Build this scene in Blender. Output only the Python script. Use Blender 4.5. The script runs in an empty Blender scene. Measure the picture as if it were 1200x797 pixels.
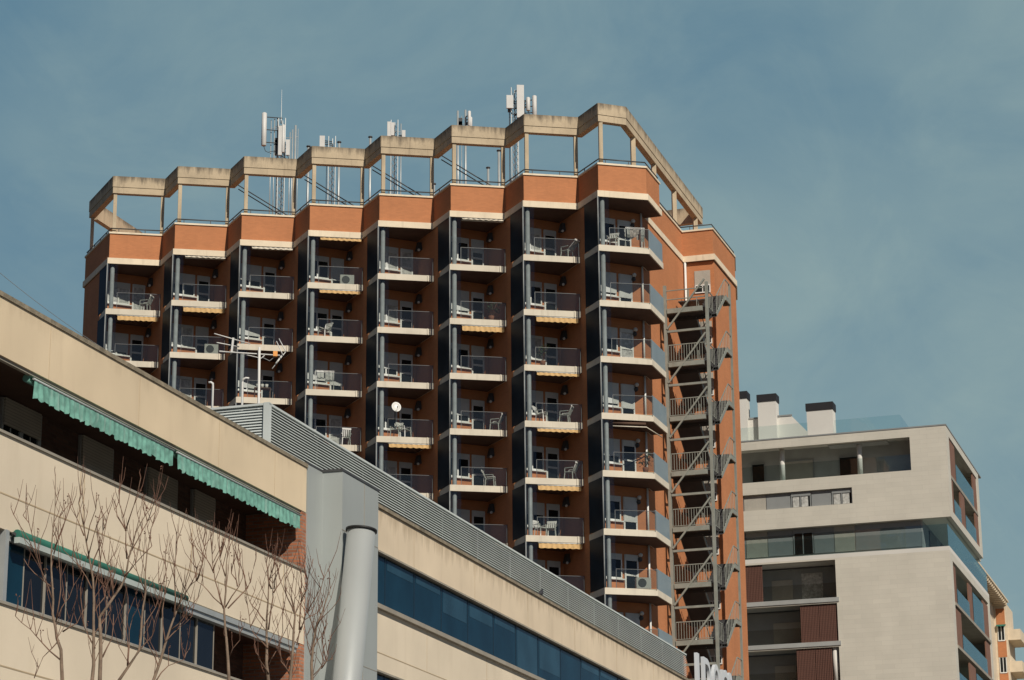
import bpy, bmesh, math, random
from mathutils import Vector, Matrix
R = math.radians
random.seed(7)
sc = bpy.context.scene
COL = sc.collection
EYE = 1.6

# ------------------------------------------------------------------ camera maths
F, CX, CY = 2838.0, 600.0, 398.5            # focal length and centre, in pixels of the 1200 px wide photograph
_up = Vector((-75, -9748, F)).normalized()
_f = Vector((0, 0, 1)); _yy = (_f - _f.dot(_up) * _up).normalized()
_xx = _yy.cross(_up)
if _xx.x < 0: _xx = -_xx
def ray(px, py):
    d = Vector((px - CX, py - CY, F))
    return Vector((d.dot(_xx), d.dot(_yy), d.dot(_up)))
def at_y(px, py, y):
    r = ray(px, py); r = r * (y / r.y)
    return Vector((r.x, r.y, r.z + EYE))
cam = bpy.data.cameras.new('camera'); co = bpy.data.objects.new('camera', cam); COL.objects.link(co)
cam.sensor_width = 36; cam.lens = 36 * F / 1200; cam.clip_start = 0.5; cam.clip_end = 6000
ex = Vector((_xx.x, _yy.x, _up.x)); ey = -Vector((_xx.y, _yy.y, _up.y)); ez = -Vector((_xx.z, _yy.z, _up.z))
m = Matrix((ex, ey, ez)).transposed().to_4x4(); m.translation = (0, 0, EYE)
co.matrix_world = m
sc.camera = co

# ------------------------------------------------------------------ materials
def nodes(name):
    m = bpy.data.materials.new(name); m.use_nodes = True
    nt = m.node_tree; nt.nodes.clear()
    out = nt.nodes.new('ShaderNodeOutputMaterial')
    return m, nt, out
def mat(name, col, rough=.8, var=.12, scale=1.5, streak=0, streak_col=(.12, .09, .06), bump=0, bscale=30, metal=0, spec=.5,
        grime=0, grime_col=(.08, .07, .06), streak_freq=5.0, drip=None):
    """painted, plastered or metal surface: large patches, fine grain, vertical rain streaks, blotches of grime"""
    m, nt, out = nodes(name)
    N = nt.nodes.new; L = nt.links.new
    b = N('ShaderNodeBsdfPrincipled'); L(b.outputs[0], out.inputs[0])
    b.inputs['Roughness'].default_value = rough; b.inputs['Metallic'].default_value = metal
    b.inputs['Specular IOR Level'].default_value = spec
    g = N('ShaderNodeNewGeometry')
    n1 = N('ShaderNodeTexNoise'); n1.inputs['Scale'].default_value = scale; n1.inputs['Detail'].default_value = 6
    L(g.outputs['Position'], n1.inputs['Vector'])
    mr = N('ShaderNodeMapRange'); mr.inputs[1].default_value = .3; mr.inputs[2].default_value = .7
    mr.inputs[3].default_value = 1 - var; mr.inputs[4].default_value = 1 + var
    L(n1.outputs['Fac'], mr.inputs[0])
    mx = N('ShaderNodeMix'); mx.data_type = 'RGBA'; mx.blend_type = 'MULTIPLY'; mx.inputs[0].default_value = 1
    mx.inputs[6].default_value = (*col, 1); L(mr.outputs[0], mx.inputs[7])
    last = mx.outputs[2]
    def over(fac, c):
        nonlocal last
        k = N('ShaderNodeMix'); k.data_type = 'RGBA'; L(fac, k.inputs[0]); L(last, k.inputs[6]); k.inputs[7].default_value = (*c, 1)
        last = k.outputs[2]
    if streak:
        mp = N('ShaderNodeMapping'); mp.inputs['Scale'].default_value = (streak_freq, streak_freq, .35); L(g.outputs['Position'], mp.inputs[0])
        n2 = N('ShaderNodeTexNoise'); n2.inputs['Scale'].default_value = 1; n2.inputs['Detail'].default_value = 5; L(mp.outputs[0], n2.inputs['Vector'])
        r2 = N('ShaderNodeMapRange'); r2.inputs[1].default_value = .55; r2.inputs[2].default_value = .8; r2.inputs[3].default_value = 0; r2.inputs[4].default_value = streak
        L(n2.outputs['Fac'], r2.inputs[0]); over(r2.outputs[0], streak_col)
    if grime:
        n3 = N('ShaderNodeTexNoise'); n3.inputs['Scale'].default_value = 4; n3.inputs['Detail'].default_value = 8; n3.inputs['Roughness'].default_value = .7
        L(g.outputs['Position'], n3.inputs['Vector'])
        r3 = N('ShaderNodeMapRange'); r3.inputs[1].default_value = .52; r3.inputs[2].default_value = .72; r3.inputs[3].default_value = 0; r3.inputs[4].default_value = grime
        L(n3.outputs['Fac'], r3.inputs[0]); over(r3.outputs[0], grime_col)
    if drip:      # (top height, length, strength, colour): rain dirt that runs down from a ledge
        zt_, ln, st, dc = drip
        sp = N('ShaderNodeSeparateXYZ'); L(g.outputs['Position'], sp.inputs[0])
        hz = N('ShaderNodeMapRange'); hz.inputs[1].default_value = zt_ - ln; hz.inputs[2].default_value = zt_; hz.inputs[3].default_value = 0; hz.inputs[4].default_value = 1; L(sp.outputs['Z'], hz.inputs[0])
        m5 = N('ShaderNodeMapping'); m5.inputs['Scale'].default_value = (3.2, 3.2, .55); L(g.outputs['Position'], m5.inputs[0])
        n5 = N('ShaderNodeTexNoise'); n5.inputs['Scale'].default_value = 1; n5.inputs['Detail'].default_value = 6; n5.inputs['Roughness'].default_value = .65; L(m5.outputs[0], n5.inputs['Vector'])
        ad = N('ShaderNodeMath'); ad.operation = 'MULTIPLY_ADD'; ad.inputs[1].default_value = .42; L(hz.outputs[0], ad.inputs[0]); L(n5.outputs['Fac'], ad.inputs[2])
        r5 = N('ShaderNodeMapRange'); r5.inputs[1].default_value = .70; r5.inputs[2].default_value = .95; r5.inputs[3].default_value = 0; r5.inputs[4].default_value = st; L(ad.outputs[0], r5.inputs[0])
        hm = N('ShaderNodeMath'); hm.operation = 'MULTIPLY'; L(r5.outputs[0], hm.inputs[0])
        st2 = N('ShaderNodeMath'); st2.operation = 'GREATER_THAN'; st2.inputs[1].default_value = .001; L(hz.outputs[0], st2.inputs[0]); L(st2.outputs[0], hm.inputs[1])
        over(hm.outputs[0], dc)
    L(last, b.inputs['Base Color'])
    if bump:
        n4 = N('ShaderNodeTexNoise'); n4.inputs['Scale'].default_value = bscale; n4.inputs['Detail'].default_value = 4; L(g.outputs['Position'], n4.inputs['Vector'])
        bp = N('ShaderNodeBump'); bp.inputs['Strength'].default_value = bump; bp.inputs['Distance'].default_value = .02
        L(n4.outputs['Fac'], bp.inputs['Height']); L(bp.outputs[0], b.inputs['Normal'])
    return m
def course_mat(name, col, mortar, w, h, gap, az, rough=.8, var=.25, bump=.3, patch=.1, offset=.5, streak=0):
    """brick or tile courses on a vertical wall running along azimuth az"""
    m, nt, out = nodes(name); N = nt.nodes.new; L = nt.links.new
    b = N('ShaderNodeBsdfPrincipled'); L(b.outputs[0], out.inputs[0]); b.inputs['Roughness'].default_value = rough
    g = N('ShaderNodeNewGeometry')
    # use whichever wall direction the face runs along: along = position . (horizontal tangent of the face)
    cr = N('ShaderNodeVectorMath'); cr.operation = 'CROSS_PRODUCT'; L(g.outputs['True Normal'], cr.inputs[0]); cr.inputs[1].default_value = (0, 0, 1)
    dt = N('ShaderNodeVectorMath'); dt.operation = 'DOT_PRODUCT'; L(g.outputs['Position'], dt.inputs[0]); L(cr.outputs[0], dt.inputs[1])
    sp = N('ShaderNodeSeparateXYZ'); L(g.outputs['Position'], sp.inputs[0])
    cb = N('ShaderNodeCombineXYZ'); L(dt.outputs['Value'], cb.inputs[0]); L(sp.outputs['Z'], cb.inputs[1])
    br = N('ShaderNodeTexBrick'); L(cb.outputs[0], br.inputs['Vector'])
    br.inputs['Scale'].default_value = 1; br.inputs['Brick Width'].default_value = w; br.inputs['Row Height'].default_value = h
    br.inputs['Mortar Size'].default_value = gap; br.inputs['Mortar Smooth'].default_value = .2; br.offset = offset
    br.inputs['Color1'].default_value = (*[c * (1 + var) for c in col], 1); br.inputs['Color2'].default_value = (*[c * (1 - var) for c in col], 1)
    br.inputs['Mortar'].default_value = (*mortar, 1)
    n = N('ShaderNodeTexNoise'); n.inputs['Scale'].default_value = .7; n.inputs['Detail'].default_value = 6; L(g.outputs['Position'], n.inputs['Vector'])
    mr = N('ShaderNodeMapRange'); mr.inputs[1].default_value = .3; mr.inputs[2].default_value = .7; mr.inputs[3].default_value = 1 - patch; mr.inputs[4].default_value = 1 + patch
    L(n.outputs['Fac'], mr.inputs[0])
    mx = N('ShaderNodeMix'); mx.data_type = 'RGBA'; mx.blend_type = 'MULTIPLY'; mx.inputs[0].default_value = 1
    L(br.outputs['Color'], mx.inputs[6]); L(mr.outputs[0], mx.inputs[7])
    last = mx.outputs[2]
    if streak:
        mp = N('ShaderNodeMapping'); mp.inputs['Scale'].default_value = (3, 3, .25); L(g.outputs['Position'], mp.inputs[0])
        n2 = N('ShaderNodeTexNoise'); n2.inputs['Scale'].default_value = 1; n2.inputs['Detail'].default_value = 5; L(mp.outputs[0], n2.inputs['Vector'])
        r2 = N('ShaderNodeMapRange'); r2.inputs[1].default_value = .55; r2.inputs[2].default_value = .8; r2.inputs[3].default_value = 0; r2.inputs[4].default_value = streak
        L(n2.outputs['Fac'], r2.inputs[0])
        k = N('ShaderNodeMix'); k.data_type = 'RGBA'; L(r2.outputs[0], k.inputs[0]); L(last, k.inputs[6]); k.inputs[7].default_value = (*[c * .45 for c in col], 1)
        last = k.outputs[2]
    L(last, b.inputs['Base Color'])
    if bump:
        bp = N('ShaderNodeBump'); bp.inputs['Strength'].default_value = bump; bp.inputs['Distance'].default_value = .01; bp.invert = True
        L(br.outputs['Fac'], bp.inputs['Height']); L(bp.outputs[0], b.inputs['Normal'])
    return m
def glass(name, tint=(.8, .9, .9), base=.06, ref=(.9, .95, 1), rough=.02):
    """thin clear pane: lets the view through, mirrors a little"""
    m, nt, out = nodes(name); N = nt.nodes.new; L = nt.links.new
    t = N('ShaderNodeBsdfTransparent'); t.inputs[0].default_value = (*tint, 1)
    g = N('ShaderNodeBsdfGlossy'); g.inputs['Color'].default_value = (*ref, 1); g.inputs['Roughness'].default_value = rough
    lw = N('ShaderNodeLayerWeight'); lw.inputs[0].default_value = .5
    pw = N('ShaderNodeMath'); pw.operation = 'POWER'; pw.inputs[1].default_value = 4; L(lw.outputs['Facing'], pw.inputs[0])
    ad = N('ShaderNodeMath'); ad.operation = 'MULTIPLY_ADD'; ad.inputs[1].default_value = .7; ad.inputs[2].default_value = max(.02, .03 + base); L(pw.outputs[0], ad.inputs[0]); ad.use_clamp = True
    mx = N('ShaderNodeMixShader'); L(ad.outputs[0], mx.inputs[0]); L(t.outputs[0], mx.inputs[1]); L(g.outputs[0], mx.inputs[2])
    L(mx.outputs[0], out.inputs[0]); return m
def dark_glass(name, col, rough=.04, spec=.5, wav=.0):
    m = mat(name, col, rough, .25, .8, spec=spec, bump=wav, bscale=1.2); return m
def slat_mat(name, col, pitch=.05, rough=.6):
    m, nt, out = nodes(name); N = nt.nodes.new; L = nt.links.new
    b = N('ShaderNodeBsdfPrincipled'); L(b.outputs[0], out.inputs[0]); b.inputs['Roughness'].default_value = rough
    g = N('ShaderNodeNewGeometry'); sp = N('ShaderNodeSeparateXYZ'); L(g.outputs['Position'], sp.inputs[0])
    a = N('ShaderNodeMath'); a.operation = 'DIVIDE'; a.inputs[1].default_value = pitch; L(sp.outputs['Z'], a.inputs[0])
    fr = N('ShaderNodeMath'); fr.operation = 'FRACT'; L(a.outputs[0], fr.inputs[0])
    pw = N('ShaderNodeMapRange'); pw.inputs[1].default_value = .75; pw.inputs[2].default_value = 1; pw.inputs[3].default_value = 1; pw.inputs[4].default_value = .3; L(fr.outputs[0], pw.inputs[0])
    n = N('ShaderNodeTexNoise'); n.inputs['Scale'].default_value = 2; L(g.outputs['Position'], n.inputs['Vector'])
    mr = N('ShaderNodeMapRange'); mr.inputs[3].default_value = .85; mr.inputs[4].default_value = 1.15; L(n.outputs['Fac'], mr.inputs[0])
    mm = N('ShaderNodeMath'); mm.operation = 'MULTIPLY'; L(pw.outputs[0], mm.inputs[0]); L(mr.outputs[0], mm.inputs[1])
    mx = N('ShaderNodeMix'); mx.data_type = 'RGBA'; mx.blend_type = 'MULTIPLY'; mx.inputs[0].default_value = 1; mx.inputs[6].default_value = (*col, 1)
    L(mm.outputs[0], mx.inputs[7]); L(mx.outputs[2], b.inputs['Base Color'])
    bp = N('ShaderNodeBump'); bp.inputs['Distance'].default_value = .01; bp.inputs['Strength'].default_value = .6; L(pw.outputs[0], bp.inputs['Height']); L(bp.outputs[0], b.inputs['Normal'])
    return m
M = {}
M['orange'] = course_mat('orange_brick', (.475, .186, .074), (.45, .18, .078), .24, .075, .008, 0, .85, .06, .10, .08, streak=.14)
M['trim'] = mat('pale_concrete_trim', (.76, .64, .47), .8, .08, 1.2, .35, (.3, .24, .17), .1, grime=.2, grime_col=(.45, .36, .25))
M['slab'] = mat('balcony_slab_paint', (.64, .575, .46), .8, .08, 1.2, .3, (.3, .25, .18), .1, grime=.15, grime_col=(.4, .33, .24))
M['beam'] = mat('weathered_concrete', (.50, .40, .27), .9, .14, 1.0, .5, (.16, .12, .08), .25, 20, grime=.45, grime_col=(.24, .19, .13), drip=(49.4, .7, .8, (.10, .08, .06)))
M['navy'] = mat('dark_blue_panel', (.016, .026, .036), .5, .3, .8, spec=.12)
M['brown'] = mat('dark_wall', (.10, .055, .035), .9, .2)
M['column'] = mat('grey_column', (.25, .26, .255), .6, .15, 3, .4, (.15, .16, .17), streak_freq=14)
M['steel'] = mat('galvanised_steel', (.30, .31, .265), .55, .12, 3, .25, (.18, .14, .10), metal=.25)
M['steel_dark'] = mat('dark_steel', (.06, .06, .06), .5, .2)
M['rail'] = mat('aluminium_rail', (.12, .13, .13), .5, .1, metal=.3)
M['tiles'] = mat('balcony_floor_tiles', (.13, .07, .05), .7, .2)
M['white_frame'] = mat('white_frame', (.72, .72, .68), .5, .06)
M['shutter'] = slat_mat('white_shutter', (.62, .63, .60), .055)
M['shutter_grey'] = slat_mat('grey_shutter', (.42, .39, .33), .06)
M['pane'] = dark_glass('window_pane', (.012, .015, .016), .05, .25)
M['pane_curtain'] = mat('curtained_pane', (.46, .46, .43), .25, .35, 6)
M['branch'] = mat('branch_bark', (.18, .105, .07), .9, .4, 8)
M['wall_white'] = mat('white_plaster', (.55, .55, .52), .9, .1)
M['clear'] = glass('railing_glass', (.80, .82, .80), .01, (.85, .88, .85), .15)
M['screen'] = glass('screen_glass', (.92, .94, .94), -.025)
M['frost'] = mat('frosted_panel', (.21, .27, .30), .35, .06, 1)
M['awning'] = mat('ochre_awning', (.60, .385, .165), .85, .12, 4)
M['plastic'] = mat('white_plastic', (.64, .63, .59), .4, .04)
M['black'] = mat('black_rubber', (.015, .015, .015), .6)
M['cream'] = mat('cream_render', (.70, .575, .415), .85, .09, .5, .25, (.42, .31, .20), .08, 40, grime=.10, grime_col=(.5, .39, .26), streak_freq=2.5, drip=(14.55, .8, .5, (.30, .22, .13)))
M['cream3'] = mat('cream_render_clean', (.70, .565, .385), .85, .09, .5, .22, (.42, .31, .20), .08, 40, grime=.08, grime_col=(.5, .39, .26), streak_freq=2.5, drip=(14.55, .5, .22, (.35, .26, .16)))
M['cream2'] = mat('cream_panel', (.70, .60, .455), .85, .09, .4, .20, (.42, .33, .22), .08, 40, grime=.08, grime_col=(.5, .4, .28), streak_freq=2.2)
M['joint'] = mat('panel_joint', (.44, .34, .215), .9)
M['coping'] = mat('mossy_coping', (.24, .20, .14), .95, .3, 5, grime=.8, grime_col=(.07, .065, .045), bump=.5, bscale=25)
M['greybox'] = mat('grey_metal_cladding', (.36, .385, .37), .5, .05, .6, .15, (.25, .26, .24), metal=.1)
M['antenna'] = mat('antenna_cover', (.58, .57, .54), .5, .06)
M['ceiling_shade'] = mat('ceiling_shade_brown', (.12, .07, .05), .9, .15)  # dark brown that puts the recess shade into the slab undersides
M['duct'] = mat('light_metal_flue', (.40, .42, .41), .4, .04, .8, .1, (.36, .37, .36), metal=.2)
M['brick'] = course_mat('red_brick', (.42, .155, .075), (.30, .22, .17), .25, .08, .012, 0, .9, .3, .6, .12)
M['brick_shaded'] = course_mat('shaded_red_brick', (.10, .05, .032), (.09, .06, .045), .25, .08, .012, 0, .9, .3, .6, .12)  # darker copy of the red brick, with the balcony's shade in its colour
M['green'] = mat('green_awning_cloth', (.16, .36, .29), .9, .3, 7, .8, (.40, .53, .47), streak_freq=9, grime=.35, grime_col=(.10, .30, .24))
M['green_dark'] = mat('dark_green_awning', (.022, .14, .10), .9, .2)
M['pale_green'] = mat('pale_awning_case', (.42, .47, .44), .5, .08)
M['alu'] = mat('aluminium', (.42, .44, .43), .4, .08, 2, metal=.3)
M['louvre'] = mat('blue_grey_louvre', (.57, .61, .585), .5, .08, 1)
M['blue'] = dark_glass('blue_glass', (.006, .031, .052), .03, .22, .02)
M['blue2'] = dark_glass('blue_glass_blind', (.022, .062, .092), .05, .22, .02)
M['smoke'] = dark_glass('smoked_glass', (.008, .011, .015), .05, .3, .05)
M['blueframe'] = mat('blue_frame', (.008, .022, .04), .5)
M['sill'] = mat('grey_sill', (.30, .27, .22), .8, .15)
M['sign'] = mat('white_sign_letter', (.62, .64, .65), .4, .04)
M['bark'] = mat('tree_bark', (.21, .15, .105), .9, .3, 8, bump=.4)
M['twig'] = mat('twig_bark', (.15, .075, .05), .9, .3, 8)
M['tile'] = course_mat('pale_cladding', (.585, .55, .465), (.51, .475, .40), 1.2, .30, .008, 0, .6, .03, .15, .05, offset=.37)
M['white_r'] = mat('white_render', (.64, .615, .56), .8, .05, .5)
M['greypanel'] = mat('grey_panel', (.24, .25, .245), .6, .06)
M['greywall'] = mat('grey_recess_wall', (.34, .345, .33), .8, .08)
M['wood'] = slat_mat('brown_slat_panel', (.13, .058, .040), .12)
M['wood_side'] = mat('brown_panel', (.21, .105, .065), .6, .1)
M['teal'] = glass('teal_railing_glass', (.62, .74, .75), .03, (.8, .95, 1))
M['front_glass'] = glass('front_terrace_glass', (.80, .86, .86), .01)
M['teal_pale'] = glass('pale_railing_glass', (.90, .95, .95), .0)
M['chimney_cap'] = mat('black_chimney_cap', (.015, .014, .016), .6)
M['eave'] = mat('cream_eave', (.66, .55, .40), .8, .1)
M['asphalt'] = mat('asphalt', (.05, .05, .052), .9, .2, .5, bump=.3)
M['paving'] = course_mat('paving', (.30, .29, .27), (.18, .17, .16), .4, .4, .01, 0)
M['earth'] = mat('ground_surface', (.075, .07, .06), .95, .2, .2)
M['paint'] = mat('road_paint', (.75, .75, .72), .7, .1)
M['orange_plastic'] = mat('orange_plastic', (.75, .30, .05), .5)
M['cloth'] = mat('hanging_cloth', (.45, .40, .36), .9, .5, 8)
M['bird'] = mat('dark_feathers', (.03, .03, .035), .7)
M['interior'] = mat('dark_interior', (.02, .018, .016), .9)

# ------------------------------------------------------------------ mesh builder
class MB:
    def __init__(s): s.bm = bmesh.new()
    def face(s, pts):
        try: return s.bm.faces.new([s.bm.verts.new(Vector(p)) for p in pts])
        except ValueError: return None
    def prism(s, poly, z0, z1):
        bm = s.bm
        lo = [bm.verts.new((p[0], p[1], z0)) for p in poly]; hi = [bm.verts.new((p[0], p[1], z1)) for p in poly]
        n = len(poly)
        fs = [bm.faces.new(lo[::-1]), bm.faces.new(hi)]
        for i in range(n): fs.append(bm.faces.new((lo[i], lo[(i + 1) % n], hi[(i + 1) % n], hi[i])))
        bmesh.ops.recalc_face_normals(bm, faces=fs)
    def hexa(s, p):      # 8 corners, bottom ring then top ring
        v = [s.bm.verts.new(Vector(q)) for q in p]
        fs = [s.bm.faces.new([v[i] for i in f]) for f in ((3, 2, 1, 0), (4, 5, 6, 7), (0, 1, 5, 4), (1, 2, 6, 5), (2, 3, 7, 6), (3, 0, 4, 7))]
        bmesh.ops.recalc_face_normals(s.bm, faces=fs)
    def box(s, fr, a0, a1, b0, b1, z0, z1):
        s.hexa([fr(a0, b0, z0), fr(a1, b0, z0), fr(a1, b1, z0), fr(a0, b1, z0), fr(a0, b0, z1), fr(a1, b0, z1), fr(a1, b1, z1), fr(a0, b1, z1)])
    def bar(s, p, q, w, h=None):        # square bar between two points
        h = h or w; p = Vector(p); q = Vector(q); d = (q - p).normalized()
        up = Vector((0, 0, 1)) if abs(d.z) < .95 else Vector((0, 1, 0))
        x = d.cross(up).normalized() * (w / 2); y = x.cross(d).normalized() * (h / 2)
        s.hexa([p - x - y, p + x - y, p + x + y, p - x + y, q - x - y, q + x - y, q + x + y, q - x + y])
    def tube(s, pts, r, n=8, r1=None):
        pts = [Vector(p) for p in pts]; k = len(pts); rings = []
        for i, p in enumerate(pts):
            d = (pts[min(i + 1, k - 1)] - pts[max(i - 1, 0)]).normalized()
            up = Vector((0, 0, 1)) if abs(d.z) < .9 else Vector((0, 1, 0))
            x = d.cross(up).normalized(); y = x.cross(d)
            rr = r[i] if isinstance(r, (list, tuple)) else (r if r1 is None else r + (r1 - r) * i / (k - 1))
            rings.append([s.bm.verts.new(p + rr * (math.cos(2 * math.pi * j / n) * x + math.sin(2 * math.pi * j / n) * y)) for j in range(n)])
        fs = []
        for a, b in zip(rings, rings[1:]):
            for j in range(n):
                f = s.bm.faces.new((a[j], a[(j + 1) % n], b[(j + 1) % n], b[j])); f.smooth = n > 5; fs.append(f)
        fs.append(s.bm.faces.new(rings[0][::-1])); fs.append(s.bm.faces.new(rings[-1]))
        bmesh.ops.recalc_face_normals(s.bm, faces=fs)
    def ball(s, c, r, sz=1, seg=12):
        res = bmesh.ops.create_uvsphere(s.bm, u_segments=seg, v_segments=seg // 2 + 1, radius=r)
        for v in res['verts']:
            v.co.z *= sz; v.co += Vector(c)
            for f in v.link_faces: f.smooth = True
    def build(s, name, m, parent=None):
        me = bpy.data.meshes.new(name); off = WL[parent.name] if parent else Vector((0, 0, 0))
        for v in s.bm.verts: v.co -= off
        s.bm.to_mesh(me); s.bm.free()
        me.materials.append(M[m] if isinstance(m, str) else m)
        o = bpy.data.objects.new(name, me); COL.objects.link(o)
        if parent: o.parent = parent
        WL[o.name] = off.copy()
        return o
WL = {}     # world position of each object's origin
def thing(name, loc, label, cat, group=None):
    o = bpy.data.objects.new(name, None); COL.objects.link(o); o.location = loc; o.empty_display_size = .3
    WL[o.name] = Vector(loc); tag(o, label, cat, group); return o
def tag(o, label=None, cat=None, group=None, kind=None):
    if label: o['label'] = label
    if cat: o['category'] = cat
    if group: o['group'] = group
    if kind: o['kind'] = kind
    return o
def rebase(o, loc):      # move a top-level mesh's origin to its base
    loc = Vector(loc)
    for v in o.data.vertices: v.co -= loc
    o.location = loc; WL[o.name] = loc; return o
def copy_tree(o, parent, delta=None, skip=()):
    c = o.copy(); COL.objects.link(c)
    c.parent = parent
    if delta is not None: c.location = Vector(o.location) + delta
    WL[c.name] = WL[o.name] + (delta or Vector((0, 0, 0)))
    for ch in o.children:
        if ch.name.split('.')[0] not in skip: copy_tree(ch, c)
    return c
def frame(o, az, flip=1):
    """a runs along azimuth az, b to its right (flip=1) or left (-1)"""
    d = Vector((math.sin(R(az)), math.cos(R(az)), 0)); r = Vector((d.y, -d.x, 0)) * flip; o = Vector((o[0], o[1], 0))
    return lambda a, b, z: o + a * d + b * r + Vector((0, 0, z))

# ------------------------------------------------------------------ ground
def struct(name, mb, m): return tag(mb.build(name, m), kind='structure')
g = MB(); g.face([(-2500, -2500, -.006), (2500, -2500, -.006), (2500, 2500, -.006), (-2500, 2500, -.006)]); struct('ground', g, 'earth')
SF = frame((-9.135, 41.263), 17.75)              # street frame: a along the cream facade, b out into the street
g = MB(); g.face([SF(-150, 4.2, .0), SF(330, 4.2, .0), SF(330, 15, .0), SF(-150, 15, .0)]); struct('road', g, 'asphalt')
g = MB(); g.box(SF, -150, 100, 0.02, 4.2, 0, .13); struct('pavement', g, 'paving')
g = MB(); g.box(SF, -150, 330, 15, 19, 0, .13); struct('pavement', g, 'paving')
g = MB()
for k in range(-20, 50): g.face([SF(k * 6, 9.5, .004), SF(k * 6 + 3, 9.5, .004), SF(k * 6 + 3, 9.65, .004), SF(k * 6, 9.65, .004)])
struct('road_marking', g, 'paint')

# ================================================================== THE ORANGE TOWER
def inset(poly, t):
    n = len(poly); out = []
    for i in range(n):
        p0, p1, p2 = poly[i - 1], poly[i], poly[(i + 1) % n]
        d1 = (p1 - p0).normalized(); d2 = (p2 - p1).normalized()
        n1 = V2(-d1.y, d1.x); n2 = V2(-d2.y, d2.x); bis = n1 + n2
        out.append(p1 + bis * (t / max(.25, 1 + n1.dot(n2))))
    return out
V2 = lambda x, y: Vector((x, y, 0))
PP = V2(3.9007, -1.5151); P = [V2(-22.78, 129.864) + PP * i for i in range(8)]
U = V2(2.911, .53); uh = U.normalized(); S = V2(.99, -2.04); sh = S.normalized()
nsh = V2(-sh.y, sh.x); nin = V2(-uh.y, uh.x)
V = [P[i] + U for i in range(7)]
c8b, c8c, L0 = V2(7.2, 119.91), V2(8.08, 122.54), V2(7.19, 122.84)
c9, c10, c11 = V2(9.75, 130.48), V2(11.47, 129.98), V2(13.2, 135.17)
d18 = V2(.3157, .9489); r108 = V2(.9489, -.3157)
c12 = c11 + d18 * 2.6 - r108 * .6
bl = c12 - r108 * 33; LE = P[0] - sh * 5.0; LB = LE + d18 * 11
Z0 = 42.5 + EYE                                   # underside of the parapet trim
ZS = [41.45 - 3.0 * r for r in range(16)]         # slab tops
INS = .1
DA, DR = 1.55, 4.61                               # recess: left and right depth along the side walls
A = [P[i] - DA * sh + INS * nsh for i in range(8)]
Rr = [P[i + 1] - DR * sh + INS * nsh for i in range(7)]
bdir = (Rr[0] - A[0]).normalized()
# right-hand bay's back wall runs on to the long side wall
Lw = L0 - r108 * .06
def isect(p, d, q, e):
    den = d.x * e.y - d.y * e.x; t = ((q.x - p.x) * e.y - (q.y - p.y) * e.x) / den; return p + d * t
R8 = isect(A[7], bdir, Lw, d18)
c9w = c9 - r108 * .06 + d18 * .2; c10w = c10 - r108 * .1 + d18 * .2; c11w = c11 - r108 * .1
tower = thing('apartment_tower', (P[0].x + 12, P[0].y, 0), 'tall orange brick tower with zigzag balconies and a concrete pergola on its roof', 'apartment tower')
core = []
for i in range(8):
    core.append(A[i])
    if i < 7: core.append(Rr[i])
core += [R8, c9w, c10w, c11w, c12 - d18 * .1 - r108 * .1, bl + r108 * .1, LB + nsh * .1, LE + INS * nsh - sh * -.1]
b = MB(); b.prism(core, 0, Z0); b.build('wall', 'orange', tower)
outline = []
for i in range(8):
    outline.append(P[i])
    if i < 7: outline.append(V[i])
outline += [c8b, c8c, L0, c9, c10, c11, c12, bl, LB, LE]
ar = sum(outline[i].x * outline[(i + 1) % len(outline)].y - outline[(i + 1) % len(outline)].x * outline[i].y for i in range(len(outline)))
sg = 1 if ar > 0 else -1
b = MB(); b.prism(outline, Z0, Z0 + .34); b.build('cornice_trim', 'trim', tower)
b = MB(); b.prism(inset(outline, .07 * sg), Z0 - .014, Z0 - .001); b.build('ceiling_shade', 'ceiling_shade', tower)  # dark sheet under the trim, coloured as the shade of the top recesses
par = inset(outline, .1 * sg); ZC = 44.3 + EYE
b = MB()
pin = inset(outline, .35 * sg); n = len(par)
b.prism(par, Z0 + .341, Z0 + .9)                 # roof deck with its edge
for i in range(n):
    j = (i + 1) % n; q = [par[i], par[j], pin[j], pin[i]]; b.prism(q, Z0 + .9, ZC)
b.build('parapet', 'orange', tower)
b = MB(); o1 = inset(outline, .04 * sg); o2 = inset(outline, .42 * sg)
for i in range(n):
    j = (i + 1) % n; b.prism([o1[i], o1[j], o2[j], o2[i]], ZC + .002, ZC + .1)
b.build('coping', 'trim', tower)
b = MB(); o1 = inset(outline, .16 * sg)
for i in range(n):
    j = (i + 1) % n
    if (o1[j] - o1[i]).length > 30: continue
    p, q = o1[i] + V2(0, 0), o1[j]
    b.tube([(p.x, p.y, ZC + .34), (q.x, q.y, ZC + .34)], .035, 6)
    k = max(1, int((q - p).length / 1.2))
    for t in range(k):
        w = p.lerp(q, (t + .3) / k); b.tube([(w.x, w.y, ZC + .1), (w.x, w.y, ZC + .34)], .025, 5)
b.build('roof_railing', 'steel_dark', tower)

# pergola ring
ZB0, ZB1 = 46.78 + EYE, 47.8 + EYE
ring = []
for i in range(8):
    ring.append(P[i] + .15 * (nin + nsh))
    if i < 7: ring.append(V[i] + .15 * (nin + nsh))
B8, B9 = V2(6.13, 120.06), V2(11.39, 136.4)
BL0 = P[0] - sh * 4.95 + .2 * nsh; BL1 = BL0 + d18 * 11.5
ringpts = ring + [B8, B9]
def beam(mb, p, q, w=.32, side=1, z0=ZB0, z1=ZB1):
    d = (q - p).normalized(); nn = V2(-d.y, d.x) * side
    mb.prism([p, q, q + nn * w, p + nn * w], z0, z1)
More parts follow.
